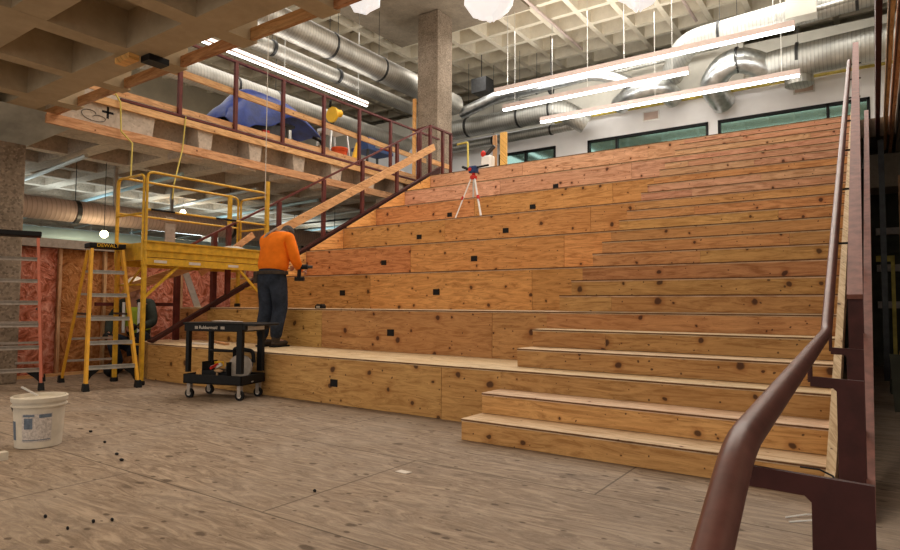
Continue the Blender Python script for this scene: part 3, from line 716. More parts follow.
lad = step_ladder('step_ladder', 'yellow and black fibreglass stepladder standing open in front of the scaffold', (-7.93, -.075, 0), R(-12), 1.70, M['ladder_y'], 5, .56, .34, .52, .60, M['black'], M['alu'], 'DEWALT')
lr2 = step_ladder('step_ladder', 'red-orange stepladder cut off by the left edge, beside the concrete column', (-8.42, -.98, 0), R(-20), 1.81, M['ladder_r'], 6, .80, .64, .30, .66, M['black'], M['alu_dull'])

# ================================================================ CART
def cart():
    t = thing('utility_cart', 'black plastic two-shelf utility cart on casters in front of the seating', 'cart', (-5.86, .235, 0), R(17)); B = M['black']
    L, Wd = .37, .21
    def tray(z, h):  # shelf with a raised rim
        mb = MB().box(-L, L, -Wd, Wd, z, z+.02)
        mb.box(-L, L, -Wd, -Wd+.02, z, z+h).box(-L, L, Wd-.02, Wd, z, z+h).box(-L, -L+.02, -Wd, Wd, z, z+h).box(L-.02, L, -Wd, Wd, z, z+h)
        return mb
    tray(.16, .10).build('lower_shelf', B, t, False, .006)
    top = MB().box(-L, L, -Wd, Wd, .72, .80).box(-L-.01, L+.01, -Wd-.01, Wd+.01, .795, .815).build('top_shelf', B, t, False, .006)
    MB().box(L, L+.17, -Wd, Wd, .785, .81).box(L, L+.04, -Wd, Wd, .74, .80).build('handle', B, t, False, .006)
    for x in (-L+.04, L-.04):
        for y in (-Wd+.03, Wd-.03):
            w_ = .035 if x > 0 else .022
            MB().box(x-w_, x+w_, y-.025, y+.025, .28, .74).build('leg', B, t, False, .006)
    for x in (-L+.05, L-.05):
        for y in (-Wd+.05, Wd-.05):
            c = MB().box(x-.022, x+.022, y-.022, y+.022, .115, .16).box(x-.02, x+.02, y-.024, y-.019, .04, .12).box(x-.02, x+.02, y+.019, y+.024, .04, .12).build('caster', M['alu_dull'], t)
            MB().tube([(x, y-.016, .05), (x, y+.016, .05)], .05, 18).build('wheel', B, c, True)
            MB().tube([(x, y-.0175, .05), (x, y+.0175, .05)], .026, 12).build('hub', M['paper'], c)
    text_obj('Rubbermaid', .048, M['paper'], Matrix.Translation((-.05, -Wd-.0105, .762)) @ Matrix.Rotation(PI/2, 4, 'X'), top)
    MB().box(-.23, -.19, -Wd-.002, -Wd, .745, .775).box(.1, .15, -Wd-.002, -Wd, .745, .775).build('sticker', M['alu_dull'], top)
    MB().box(L-.001, L+.0415, -.17, .12, .738, .785).build('sticker', M['paper'], top)
    return t
ct = cart()
def on_cart(x, y, z):
    c, s = math.cos(R(17)), math.sin(R(17)); return (-5.86+x*c-y*s, .235+x*s+y*c, z)
def item(name, mb, m, label, cat, group=None, smooth=False):
    o = mb.build(name, m, None, smooth); return tag(o, label, cat, group)
p = on_cart(-.27, -.05, .182)
item('cloth_scrap', MB(p).ell((p[0], p[1], p[2]+.065), (.06, .05, .066)), M['side_ply'], 'tan rag at the left end of the cart lower shelf', 'rag', None, True)
p = on_cart(.2, .02, .181)
t = thing('circular_saw', 'black and metal power saw on the right of the cart lower shelf', 'power tool', p, R(30)); t.scale = (1.35, 1.35, 1.4)
MB().box(-.12, .12, -.07, .07, .0, .008).build('base_plate', M['alu'], t); MB().tube([(0, -.035, .11), (0, -.005, .11)], .095, 20).build('blade_guard', M['alu_dull'], t, True)
MB().tube([(0, 0, .12), (0, .12, .12)], .05, 14).build('motor', M['black'], t, True); MB().tube(rounded([(-.06, .03, .15), (-.08, .03, .25), (.08, .03, .23), (.09, .03, .14)], .03), .016, 8).build('handle', M['black'], t, True)
p = on_cart(-.04, .0, .181)
t = thing('tool_box', 'open black tool tray heaped with small tools on the cart lower shelf', 'tool box', p, R(17)); t.scale = (1.25, 1.2, 1.6)
MB().box(-.13, .13, -.1, .1, 0, .07).box(-.13, -.12, -.1, .1, .07, .13).box(.12, .13, -.1, .1, .07, .13).build('tray', M['black'], t)
MB().tube([(-.12, 0, .12), (-.12, 0, .2), (.12, 0, .2), (.12, 0, .12)], .01, 8).build('handle', M['black'], t)
for (a, b_, c_, m) in ((-.08, .02, .3, 'alu'), (.0, -.04, -.5, 'paper'), (.07, .03, .9, 'alu'), (.02, .05, 2.0, 'tool_y'), (-.04, -.05, 1.4, 'red_p')):
    MB().beam((a-.05*math.cos(c_), b_-.04*math.sin(c_), .085), (a+.05*math.cos(c_), b_+.04*math.sin(c_), .11), .018, .015).build('hand_tool', M[m], t)
p = on_cart(.05, .0, .816)
item('cloth_scrap', MB(p).ell((p[0]-.12, p[1], p[2]+.008), (.16, .10, .009)).ell((p[0]+.08, p[1]+.03, p[2]+.006), (.09, .06, .007)), M['alu_dull'], 'grey crumpled sheet lying on the cart top shelf', 'rag', None, True)

p = on_cart(.12, .1, .181)
item('cord_coil', MB(p).tube([(p[0]+.07*math.cos(a), p[1]+.05*math.sin(a), p[2]+.025+.012*a) for a in [i*.4 for i in range(40)]], .009, 6), M['black'], 'black coiled cord behind the saw on the cart lower shelf', 'cord', None, True)
p = on_cart(.03, -.14, .181)
item('work_glove', MB(p).ell((p[0], p[1], p[2]+.12), (.07, .03, .02)).tube([(p[0]-.03, p[1], p[2]), (p[0]-.02, p[1], p[2]+.11)], .012, 6), M['cardboard'], 'tan work glove slumped at the front of the cart lower shelf', 'glove', None, True)
p = on_cart(-.16, .08, .181)
item('yellow_drill', MB(p).beam((p[0]-.06, p[1], p[2]+.17), (p[0]+.08, p[1], p[2]+.17), .05, .05).beam((p[0], p[1], p[2]+.15), (p[0]-.02, p[1], p[2]+.02), .03, .04).box(p[0]-.06, p[0]+.03, p[1]-.03, p[1]+.03, p[2], p[2]+.04), M['tool_y'], 'small yellow and black drill standing on the cart lower shelf', 'power tool')
# ================================================================ BUCKET AND FLOOR SCRAPS
def bucket(name, label, loc, h, r0, r1, m, labels=True, rz=0, group=None):
    t = thing(name, label, 'bucket', loc, rz, group); k = h/.37
    MB().lathe([(r0*.9, 0), (r0, .005*k), (r1*.97, h*.80), (r1*1.05, h*.81), (r1*1.05, h*.835), (r1*.99, h*.84), (r1*.99, h*.9), (r1*1.06, h*.905), (r1*1.08, h*.985), (r1*1.04, h), (r1*.98, h), (r1*.96, h*.93), (r0*.9, h*.90)], (0, 0, 0), 36).build('pail', m, t, True)
    MB().tube([(r1*1.06*math.cos(a), r1*1.06*math.sin(a), h*.80-abs(math.sin((a-R(150))*1.0))*h*.0-.13*k*math.sin(max(0, min(PI, (a-R(125))/R(110)*PI)))) for a in [R(125+110*i/14) for i in range(15)]], .004, 6).build('bail_handle', M['dark_steel'], t)
    if labels:
        def patch(a0, a1, z0, z1, m_, nm, rr=.0012):
            mb = MB(); n = 8; rad = lambda z: r0+(r1*.97-r0)*(z/(h*.8))+rr
            A = [mb.v((rad(z0)*math.cos(R(a0+(a1-a0)*i/n)), rad(z0)*math.sin(R(a0+(a1-a0)*i/n)), z0)) for i in range(n+1)]
            B = [mb.v((rad(z1)*math.cos(R(a0+(a1-a0)*i/n)), rad(z1)*math.sin(R(a0+(a1-a0)*i/n)), z1)) for i in range(n+1)]
            for i in range(n): mb.face([A[i], A[i+1], B[i+1], B[i]])
            mb.build(nm, m_, t, True)
        patch(-62, 8, .05, .245, M['label_pale'], 'paper_label')
        patch(-58, -32, .225, .24, M['label_blue'], 'printed_strip', .002); patch(-22, 6, .215, .24, M['label_blue'], 'printed_strip', .002)
        patch(-56, -36, .14, .215, M['label_blue'], 'printed_strip', .0022); patch(-60, 6, .06, .066, M['label_blue'], 'printed_strip', .002)
        patch(-104, -84, .06, .19, M['label_blue'], 'printed_strip')
    return t
bucket('plastic_bucket', 'white plastic bucket with paper label standing on the floor at left', (-4.94, -1.93, 0), .355, .142, .163, M['white_plastic'])
item('putty_knife', MB((-5.02, -1.95, .3)).beam((-5.00, -1.92, .345), (-5.07, -2.0, .41), .022, .008), M['alu'], 'small scraper sticking out of the white bucket', 'scraper')
t = MB((-4.7, -2.42, 0)).box(-4.80, -4.70, -2.32, -2.25, 0, .035).box(-4.70, -4.64, -2.31, -2.22, .0, .05)
item('plastic_clamp', t, M['white_plastic'], 'small white plastic piece on the floor in front of the bucket', 'plastic piece')
item('paper_scrap', MB((-2.39, -.95, 0)).hexa([(-2.43, -.97, .001), (-2.34, -.98, .001), (-2.33, -.93, .001), (-2.42, -.92, .001), (-2.43, -.97, .003), (-2.34, -.98, .006), (-2.33, -.93, .004), (-2.42, -.92, .003)]), M['paper'], 'small pale paper scrap lying mid floor in front of the stairs', 'paper scrap')
item('cable_tie', MB((-.36, -.4, 0)).tube([(-.38, -.5, .004), (-.30, -.42, .012), (-.24, -.36, .004)], .004, 5), M['bag'], 'white plastic tie on the floor, the one further from the handrail', 'cable tie')
item('cable_tie', MB((-.36, -.4, 0)).tube([(-.36, -.56, .004), (-.27, -.5, .012), (-.2, -.46, .004)], .004, 5), M['bag'], 'white plastic tie on the floor, the one close to the bracket post', 'cable tie')
for (x, y, r_) in ((-4.63, -1.62, .016), (-4.2, -1.75, .018), (-4.02, -1.81, .02), (-3.25, -2.56, .012), (-3.0, -2.46, .011), (-2.95, -2.40, .011), (-3.0, -2.57, .009), (-2.52, -1.54, .012), (-5.1, -1.5, .02)):
    item('debris_bit', MB((x, y, 0)).ell((x, y, .008), (r_, r_*.6, .009), 8, 5), M['black'], 'small dark bit of debris on the floor, %s from the front edge' % ORD[sorted([-1.62, -1.75, -1.81, -2.56, -2.46, -2.40, -2.57, -1.54, -1.5]).index(y)], 'debris', 'dark debris bits on the floor')
item('electric_cord', MB((-.22, -.3, 0)).tube([(-.35, -.12, .168), (-.26, -.14, .172), (-.2, -.17, .155), (-.16, -.3, .12), (-.12, -.25, .05)], .005, 6), M['black'], 'thin black cord draped over the end of the lowest step by the curb', 'cord')
# battery on the second tier
t = thing('tool_battery', 'small black tool battery lying on the second tier beside the worker', 'battery', (-5.99, 1.75, .96), R(8))
MB().box(-.06, .06, -.04, .04, 0, .045).build('case', M['black'], t, False, .006); MB().box(-.045, .05, -.03, .03, .045, .06).build('terminal_block', M['dark_steel'], t); MB().box(-.035, .02, -.042, -.04, .01, .035).build('sticker', M['alu'], t)
item('offcut', MB((-7.2, 1.0, .48)).box(-7.45, -7.0, .8, .9, .48, .5), M['paper'], 'pale strip of wood lying on the lowest tier behind the cart', 'offcut')
item('offcut', MB((-7.3, 1.1, .48)).beam((-7.75, 1.3, .5), (-6.9, 1.0, .495), .05, .02), M['lumber'], 'longer brown wood strip lying on the lowest tier behind the cart', 'offcut')

# ================================================================ PEOPLE
def skin(parts, name, m, parent, sub=2):
    """parts: list of chains [(point, rx, ry)], first chain first vertex is the root; chain may start with an index into earlier verts"""
    vs, es, rad = [], [], []
    for ch in parts:
        prev = None
        for it in ch:
            if isinstance(it, int): prev = it; continue
            vs.append(it[0]); rad.append((it[1], it[2] if len(it) > 2 else it[1])); i = len(vs)-1
            if prev is not None: es.append((prev, i))
            prev = i
    me = bpy.data.meshes.new(name); me.from_pydata(vs, es, []); o = bpy.data.objects.new(name, me); C.collection.objects.link(o)
    sk = o.modifiers.new('s', 'SKIN'); sk.use_smooth_shade = True
    for i, d in enumerate(me.skin_vertices[0].data): d.radius = rad[i]; d.use_root = (i == 0); d.use_loose = False
    sb = o.modifiers.new('d', 'SUBSURF'); sb.levels = sub; sb.render_levels = sub
    dg = bpy.context.evaluated_depsgraph_get(); nm = bpy.data.meshes.new_from_object(o.evaluated_get(dg))
    bpy.data.objects.remove(o); nm.name = name; nm.materials.clear(); nm.materials.append(m)
    for p in nm.polygons: p.use_smooth = True
    r = bpy.data.objects.new(name, nm); C.collection.objects.link(r); r.parent = parent; return r
def join_meshes(objs, name, m, parent):
    bm = bmesh.new()
    for o in objs: bm.from_mesh(o.data)
    me = bpy.data.meshes.new(name); bm.to_mesh(me); bm.free()
    for o in objs: bpy.data.objects.remove(o)
    for p in me.polygons: p.use_smooth = True
    me.materials.append(m); r = bpy.data.objects.new(name, me); C.collection.objects.link(r); r.parent = parent; return r
def hand_chains(wrist, direc, side, palm_n, curl=1.0):
    """palm and five fingers from wrist along direc; side = towards the thumb; palm_n = palm facing"""
    d = Vector(direc).normalized(); s = Vector(side); s = (s-d*s.dot(d)).normalized(); n = Vector(palm_n); n = (n-d*n.dot(d)-s*n.dot(s)).normalized(); w = Vector(wrist)
    ch = [[(w, .026, .02), (w+d*.045, .036, .016), (w+d*.085, .038, .014)]]
    for k, (off, ln) in enumerate(((.027, .072), (.009, .08), (-.009, .075), (-.027, .06))):
        b = w+d*.075+s*off; a = b+d*ln*.42+n*.012*curl; e = a+d*ln*.2*(2-curl)+n*.028*curl; f = e-d*.006*curl+n*.022*curl+d*.02*(1-curl)
        ch.append([(b, .0095), (a, .009), (e, .0085), (f, .007)])
    b = w+d*.03+s*.025; a = b+s*.03+d*.025+n*.012; e = a+d*.022+n*.02; ch.append([(b, .012), (a, .0105), (e, .009)])
    return ch
def body(parent, J, m_skin='skin', face=None):
    """one continuous body"""
    pv, sp_, chs, nk, hd = J['pelvis'], J['spine'], J['chest'], J['neck'], J['head']
    main = [[(pv, .15, .11), (sp_, .135, .10), (chs, .155, .11), (nk, .055), (hd, .07)]]
    idx = 5
    for s in ('L', 'R'):
        main.append([2, (J['sh'+s], .06), (J['el'+s], .04), (J['wr'+s], .025)])
    for s in ('L', 'R'):
        main.append([0, (J['hip'+s], .085), (J['kn'+s], .055), (J['an'+s], .034), (J['toe'+s], .02)])
    a = skin(main, 'body', M[m_skin], parent)
    objs = [a]
    # head shape with nose, ears, brow
    f = J['face']; fz = Vector(f['up']).normalized(); fy = Vector(f['fwd']).normalized(); fx = fy.cross(fz).normalized(); c = Vector(J['head'])
    rot = Matrix((fx, fy, fz)).transposed()
    mb = MB(); mb.ell(c+fz*.05, (.075, .095, .115), 18, 12, rot); mb.ell(c-fz*.025+fy*.03, (.055, .065, .065), 14, 8, rot)
    mb.ell(c+fy*.098+fz*.022, (.013, .02, .022), 8, 6, rot); mb.ell(c+fx*.078+fz*.03, (.01, .02, .03), 8, 6, rot); mb.ell(c-fx*.078+fz*.03, (.01, .02, .03), 8, 6, rot)
    mb.ell(c+fy*.085-fz*.03, (.026, .014, .008), 8, 6, rot)
    objs.append(mb.build('h', M[m_skin], None, True))
    for s, hd_ in J['hands'].items():
        for ch in hand_chains(*hd_): objs.append(skin([ch], 'f', M[m_skin], None, 1))
    b_ = join_meshes(objs, 'body', M[m_skin], parent)
    e = MB()
    for sx in (-1, 1): e.ell(c+fx*.03*sx+fy*.09+fz*.045, (.011, .008, .007), 8, 6, rot)
    e.build('eyes', M['black'], parent, True)
    return b_, rot, c, fx, fy, fz

def worker():
    t = thing('person', 'person in orange long-sleeved shirt and dark jeans standing bowed on the lowest tier', 'person', (-6.24, 1.16, .48), R(8))
    J = dict(pelvis=Vector((0, 0, .93)), spine=Vector((0, .03, 1.12)), chest=Vector((0, .08, 1.32)), neck=Vector((-.01, .17, 1.44)), head=Vector((-.08, .31, 1.425)),
             shL=Vector((-.19, .09, 1.36)), elL=Vector((-.26, .17, 1.12)), wrL=Vector((-.15, .38, 1.02)),
             shR=Vector((.19, .08, 1.36)), elR=Vector((.275, .10, 1.10)), wrR=Vector((.215, .29, .96)),
             hipL=Vector((-.1, 0, .86)), knL=Vector((-.105, .03, .49)), anL=Vector((-.12, -.03, .09)), toeL=Vector((-.13, .12, .05)),
             hipR=Vector((.1, 0, .86)), knR=Vector((.1, .05, .49)), anR=Vector((.095, -.02, .09)), toeR=Vector((.12, .13, .05)),
             face=dict(up=(-.05, .75, .55), fwd=(-.1, .55, -.8)),
             hands=dict(L=((-.15, .38, 1.02), (.6, .8, -.1), (0, 0, 1), (1, 0, 0), 1.0), R=((.215, .29, .96), (.1, .98, -.1), (0, 0, 1), (-1, 0, 0), 1.0)))
    b_, rot, c, fx, fy, fz = body(t, J)
    sh = [[(Vector((0, 0, .90)), .215, .155), (Vector((0, .015, 1.04)), .24, .17), (Vector((0, .05, 1.2)), .225, .155), (Vector((0, .085, 1.33)), .22, .14), (Vector((0, .14, 1.42)), .12, .09)],
          [3, (J['shL'], .085), ((J['shL']+J['elL'])/2, .08), (J['elL'], .068), (J['wrL'], .045)], [3, (J['shR'], .088), ((J['shR']+J['elR'])/2, .084), (J['elR'], .073), (J['wrR'], .045)]]
    shirt = skin(sh, 'shirt', M['orange_shirt'], t)
    tr = [[(Vector((0, 0, .86)), .215, .16), (Vector((0, 0, .95)), .215, .16), (Vector((0, .01, 1.04)), .19, .14)],
          [0, (J['hipL']+Vector((0, -.01, -.02)), .125), (J['knL'], .098), ((J['knL']+J['anL'])/2+Vector((0, -.02, 0)), .09), (J['anL'], .07)], [0, (J['hipR']+Vector((0, -.01, -.02)), .125), (J['knR'], .098), ((J['knR']+J['anR'])/2+Vector((0, -.02, 0)), .09), (J['anR'], .07)]]
    skin(tr, 'trousers', M['denim'], t)
    MB().lathe([(.215, .905), (.222, .91), (.222, .945), (.215, .95)], (0, 0, 0), 20, False).build('tool_belt', M['leather'], t, True).scale = (1, .72, 1)
    MB().box(-.25, -.18, -.08, .04, .80, .95).build('tool_pouch', M['leather'], t, False, .015)
    for s in 'LR':
        a, z = J['an'+s], J['toe'+s]
        MB().ell((a.x, a.y+.07, .045), (.052, .15, .046), 14, 8).ell((a.x, a.y, .10), (.05, .06, .07), 12, 8).build('boot', M['leather'], t, True)
        MB().box(a.x-.05, a.x+.05, a.y-.07, a.y+.21, 0, .022).build('boot_sole', M['black'], t, False, .01)
    MB().ell(c+fz*.07-fy*.015, (.083, .10, .10), 16, 10, rot).ell(c+fz*.01-fy*.06, (.07, .045, .07), 12, 8, rot).build('hair', M['hair'], t, True)
    MB().tube([(-.19, .0, 1.31), (-.1, .0, 1.42), (-.03, .1, 1.50)], .018, 8).build('strap', M['alu_dull'], t, True)
    return t
worker()
def drill():
    t = thing('cordless_drill', 'black cordless drill held in the right hand of the orange-shirted worker', 'power tool', (-5.99, 1.38, 1.44), R(-50))
    MB().tube([(-.03, -.02, .05), (-.03, .10, .05)], .032, 12).build('motor', M['black'], t, True)
    MB().tube([(-.03, .10, .05), (-.03, .16, .05)], .02, 10).build('chuck', M['dark_steel'], t, True)
    MB().beam((-.03, 0, .03), (-.03, -.01, -.09), .03, .045, (0, 1, 0)).build('grip', M['black'], t)
    MB().box(-.07, .01, -.06, .06, -.13, -.08).build('battery', M['black'], t, False, .005)
drill()
def sitting_worker():
    # crouching behind the return panel, facing the camera side
    t = thing('person', 'person in white hard hat and lime safety vest crouching behind the yellow scaffold post', 'person', (-9.02, .93, 0), R(-142)); t.scale = (1.12, 1.12, 1.17)
    J = dict(pelvis=Vector((0, -.12, .34)), spine=Vector((0, -.08, .55)), chest=Vector((0, 0, .78)), neck=Vector((0, .04, .95)), head=Vector((0, .08, 1.02)),
             shL=Vector((-.18, 0, .86)), elL=Vector((-.27, .10, .62)), wrL=Vector((-.16, .32, .58)),
             shR=Vector((.18, 0, .86)), elR=Vector((.30, .08, .64)), wrR=Vector((.2, .32, .48)),
             hipL=Vector((-.1, -.1, .32)), knL=Vector((-.2, .28, .5)), anL=Vector((-.17, .1, .09)), toeL=Vector((-.18, .24, .05)),
             hipR=Vector((.1, -.1, .32)), knR=Vector((.18, .30, .46)), anR=Vector((.15, .1, .09)), toeR=Vector((.16, .24, .05)),
             face=dict(up=(0, -.15, 1), fwd=(0, 1, -.1)),
             hands=dict(L=((-.16, .32, .58), (.5, .8, -.2), (0, 0, 1), (1, 0, 0), 1.0), R=((.2, .32, .48), (-.3, .9, -.3), (0, 0, 1), (-1, 0, 0), 1.0)))
    b_, rot, c, fx, fy, fz = body(t, J)
    skin([[(Vector((0, -.12, .38)), .16, .12), (J['spine'], .165, .125), (J['chest'], .175, .12), (Vector((0, .03, .91)), .08, .07)],
          [2, (J['shL'], .08), (J['elL'], .062), (J['wrL'], .045)], [2, (J['shR'], .08), (J['elR'], .062), (J['wrR'], .045)]], 'jacket', M['jacket'], t)
    skin([[(Vector((0, -.1, .48)), .175, .135), (Vector((0, -.06, .6)), .178, .14), (J['chest'], .182, .135), (Vector((0, .02, .86)), .15, .11)]], 'safety_vest', M['hivis'], t)
    for x_ in (-.115, .08): MB().box(x_, x_+.035, .125, .145, .5, .88).build('reflective_stripe', M['alu'], t)
    skin([[(J['pelvis'], .15, .12)], [0, (J['hipL'], .1), (J['knL'], .08), (J['anL'], .065)], [0, (J['hipR'], .1), (J['knR'], .08), (J['anR'], .065)]], 'trousers', M['denim'], t)
    for s in 'LR':
        a = J['an'+s]; MB().ell((a.x, a.y+.07, .05), (.052, .15, .05), 14, 8).build('boot', M['leather'], t, True)
    h = MB(); h.ell(c+fz*.10, (.10, .125, .09), 18, 10, rot); h.lathe([(.12, 0), (.15, -.005), (.15, .005), (.12, .012)], c+fz*.085+fy*.02, 20); h.build('hard_hat', M['hat'], t, True)
    MB().ell(J['wrL']+Vector((.03, .06, 0)), (.05, .07, .045)).build('glove', M['black'], t, True); MB().ell(J['wrR']+Vector((-.02, .06, -.01)), (.05, .07, .045)).build('glove', M['black'], t, True)
sitting_worker()
item('dark_bag', MB((-8.55, .55, 0)).ell((-8.66, .42, .10), (.09, .11, .10)), M['black'], 'round black gear bag on the floor beside the crouching worker', 'bag', None, True)

# ================================================================ TRIPOD
def tripod():
    c = Vector((-5.45, 4.62, 2.40)); t = thing('laser_tripod', 'white-legged surveying tripod with red head and dark laser level on an upper tier', 'tripod', c)
    for x, y in ((-.27, -.22), (.27, -.16), (.02, .27)):
        l = MB().beam((x*.13, y*.13, .80), (x, y, .0), .028, .022).build('leg', M['bag'], t)
        MB().beam((x*.62, y*.62, .40), (x*.55, y*.55, .46), .04, .035).build('leg_clamp', M['red_p'], l)
    MB().lathe([(.05, .78), (.065, .80), (.065, .84), (.03, .87), (.03, .9)], (0, 0, 0), 12).build('head', M['red_p'], t)
    MB().tube([(0, 0, .45), (0, 0, .8)], .018, 8).build('centre_column', M['alu'], t)
    b_ = MB().box(-.08, .08, -.06, .06, .9, 1.03).build('laser_level', M['tool_b'], t, False, .02)
    MB().tube([(-.04, -.07, .965), (-.04, -.05, .965)], .035, 12).build('lens', M['red_p'], b_)
    MB().beam((.08, 0, 1.0), (.30, .03, 1.02), .03, .03).build('receiver_arm', M['black'], t)
    t.scale = (.92, .92, .9)
tripod()

# ================================================================ THINGS ON THE UPPER LANDING
item('lumber_upright', MB((-6.75, 7.6, TOP)).beam((-6.80, 7.6, TOP), (-6.80, 7.6, 4.75), .09, .04), M['lumber_z'], 'left and darker of two upright studs standing above the top tier', 'stud')
item('lumber_upright', MB((-6.6, 7.6, TOP)).beam((-6.58, 7.6, TOP), (-6.58, 7.6, 4.78), .15, .06), M['side_ply'], 'right and paler of two upright studs standing above the top tier', 'stud')
item('pipe_loop', MB((-7.6, 7.6, TOP)).tube(rounded([(-7.9, 7.75, 4.74), (-7.58, 7.7, 4.74), (-7.5, 7.6, TOP)], .05), .022, 8), M['cord_y'], 'bent yellow tube rising above the top tier beside the concrete column', 'pipe')
t = thing('power_saw', 'small red and white power tool on top of the highest tier', 'power tool', (-6.85, 7.4, TOP))
MB().box(-.14, .12, -.1, .1, 0, .42).build('body', M['bag'], t, False, .04); MB().ell((-.08, -.08, .46), (.06, .05, .07)).build('motor', M['red_p'], t, True); MB().beam((-.08, 0, .42), (.16, 0, .62), .07, .05).build('handle', M['dark_steel'], t)
item('hose_coil', MB((-7.35, 7.4, TOP)).tube([(-7.35+.15*math.cos(a), 7.4+.1*math.sin(a), TOP+.03+.22*abs(math.sin(a*.5))) for a in [i*.5 for i in range(13)]], .03, 8), M['black'], 'black hose coil behind the top tier near the tripod head', 'hose')

# ================================================================ MEZZANINE CLUTTER
def tarp():
    # blue tarpaulin draped over a machine, x across, y along the edge
    t = thing('covered_machine', 'machine under a draped blue tarp on the mezzanine behind the railing', 'machine', (-9.35, 3.2, TOP))
    mb = MB(); prof = [(-.86, .38), (-.78, .62), (-.6, .72), (-.45, .98), (-.25, 1.10), (.15, 1.12), (.5, 1.06), (.8, .95), (1.0, .78), (1.2, .62), (1.36, .52)]
    r = random.Random(3); rows = []
    for j, (y, z) in enumerate(prof):
        row = []
        for i, (x, f) in enumerate(((.36, 0), (.34, .45), (.28, .85), (.1, 1.0), (-.15, 1.0), (-.35, .8), (-.4, .2))):
            hem = [.30, .12, .10, .18, .35, .30, .55, .62, .6, .52, .45][j]*z/1.0 if j in (3, 4, 5) else [.36, .3, .1, .1, .1, .55, .72, .72, .65, .55, .46][j]
            zz = hem+(z-hem)*f if f > 0 else hem
            row.append(mb.v((x+r.uniform(-.03, .03), y+r.uniform(-.025, .025), zz+r.uniform(-.02, .02))))
        rows.append(row)
    for a, b_ in zip(rows, rows[1:]):
        for i in range(len(a)-1): mb.face([a[i], a[i+1], b_[i+1], b_[i]])
    o = mb.build('tarp', M['tarp'], t, True); so = o.modifiers.new('s', 'SOLIDIFY'); so.thickness = .012; sb = o.modifiers.new('d', 'SUBSURF'); sb.levels = 1; sb.render_levels = 2
    MB().box(-.3, .2, -.5, .6, .12, .62).build('machine_body', M['dark_steel'], t, False, .03)
    MB().box(-.25, .25, -.1, .75, .55, .60).build('table', M['black'], t)
    for x in (-.28, .2):
        for y in (-.55, .65): MB().box(x-.03, x+.03, y-.03, y+.03, 0, .5).build('leg', M['alu'], t)
    MB().tube([(.22, .0, .3), (.26, .12, .3)], .06, 12).build('motor', M['red_p'], t, True)
    MB().tube(rounded([(.2, 1.25, .5), (.25, 1.45, .45), (.2, 1.5, .0)], .08), .03, 8).build('hose', M['black'], t, True)
tarp()
t = thing('mitre_saw', 'yellow mitre saw on a stand behind the mezzanine railing', 'power tool', (-9.15, 5.0, TOP))
MB().box(-.2, .2, -.25, .25, .72, .78).build('base', M['alu'], t); MB().tube([(0, -.05, 1.1), (0, .0, 1.1)], .16, 20).build('blade_guard', M['tool_y'], t, True)
MB().tube([(0, 0, 1.15), (0, .2, 1.18)], .08, 12).build('motor', M['tool_y'], t, True); MB().beam((0, -.1, 1.25), (.1, -.18, 1.33), .05, .05).build('handle', M['black'], t)
MB().beam((-.15, .05, .78), (0, .02, 1.1), .05, .06).build('arm', M['dark_steel'], t)
for x in (-.18, .18):
    for y in (-.22, .22): MB().beam((x, y, .72), (x*1.2, y*1.4, 0), .03, .03).build('leg', M['alu'], t)
bucket('plastic_bucket', 'orange bucket on the mezzanine behind the railing', (-8.95, 5.0, TOP), .37, .14, .16, M['bucket_o'], False)
item('clamp_tool', MB((-9.1, 5.6, TOP)).beam((-9.1, 5.5, TOP+.1), (-9.1, 5.7, TOP+.65), .06, .08).box(-9.2, -9.0, 5.52, 5.6, TOP, TOP+.3), M['tool_y'], 'yellow and black upright tool right of the orange bucket', 'tool')
t = thing('work_bench', 'cluttered blue and black work bench near the concrete column', 'bench', (-9.2, 6.3, TOP))
MB().box(-.25, .25, -.45, .4, .55, .62).build('top', M['tool_b'], t)
for x in (-.2, .2):
    for y in (-.4, .35): MB().beam((x, y, .56), (x, y*1.1, 0), .04, .04).build('leg', M['dark_steel'], t)
item('tool_case', MB((-9.2, 6.1, TOP)).box(-9.35, -9.05, 5.95, 6.2, TOP+.621, TOP+.85), M['tool_b'], 'dark blue tool case on the mezzanine work bench', 'tool case')
item('red_cloth', MB((-9.1, 6.5, TOP)).ell((-9.05, 6.5, TOP+.665), (.12, .14, .045)), M['red_p'], 'red rag on the mezzanine work bench', 'rag', None, True)
item('cardboard_box', MB((-9.2, 4.15, TOP)).box(-9.45, -9.05, 4.55, 4.8, TOP, TOP+.35), M['cardboard'], 'cardboard box on the mezzanine left of the yellow saw', 'box')
item('cable_tangle', MB((-8.9, 6.95, TOP)).tube([(-8.9+.14*math.cos(a*1.3), 6.8+.2*math.sin(a), TOP+.15+.14*math.sin(a*.7)) for a in [i*.45 for i in range(34)]], .014, 6), M['bag'], 'tangle of white cable by the foot of the concrete column', 'cable')
item('lumber_upright', MB((-10.5, 10, TOP)).beam((-11.25, 10.38, TOP), (-11.25, 10.38, 7.2), .1, .06), M['side_ply'], 'orange upright stud along the left edge of the tall concrete column', 'stud')
# distant shelving on the mezzanine
for k, (x, y, w_, d_, h_, m) in enumerate(((-14.5, 3.0, 1.2, .5, 1.9, 'alu'), (-15.0, 5.2, 1.4, .5, 1.5, 'cardboard'), (-14.6, 8.0, 1.4, .6, 1.4, 'alu_dull'), (-13.8, 10.5, 1.2, .6, 1.7, 'alu'))):
    t = thing('storage_rack', ['metal storage rack far behind the left end of the mezzanine railing', 'storage rack of brown boxes behind the blue tarp', 'grey storage rack behind the yellow saw', 'metal storage rack in front of the hall column'][k], 'rack', (x, y, TOP))
    for a in (-w_/2, w_/2):
        for b_ in (-d_/2, d_/2): MB().beam((a, b_, 0), (a, b_, h_), .04, .04).build('upright', M['alu'], t)
    for z in (.3, .9, h_-.1): MB().box(-w_/2, w_/2, -d_/2, d_/2, z, z+.03).build('shelf', M[m], t)

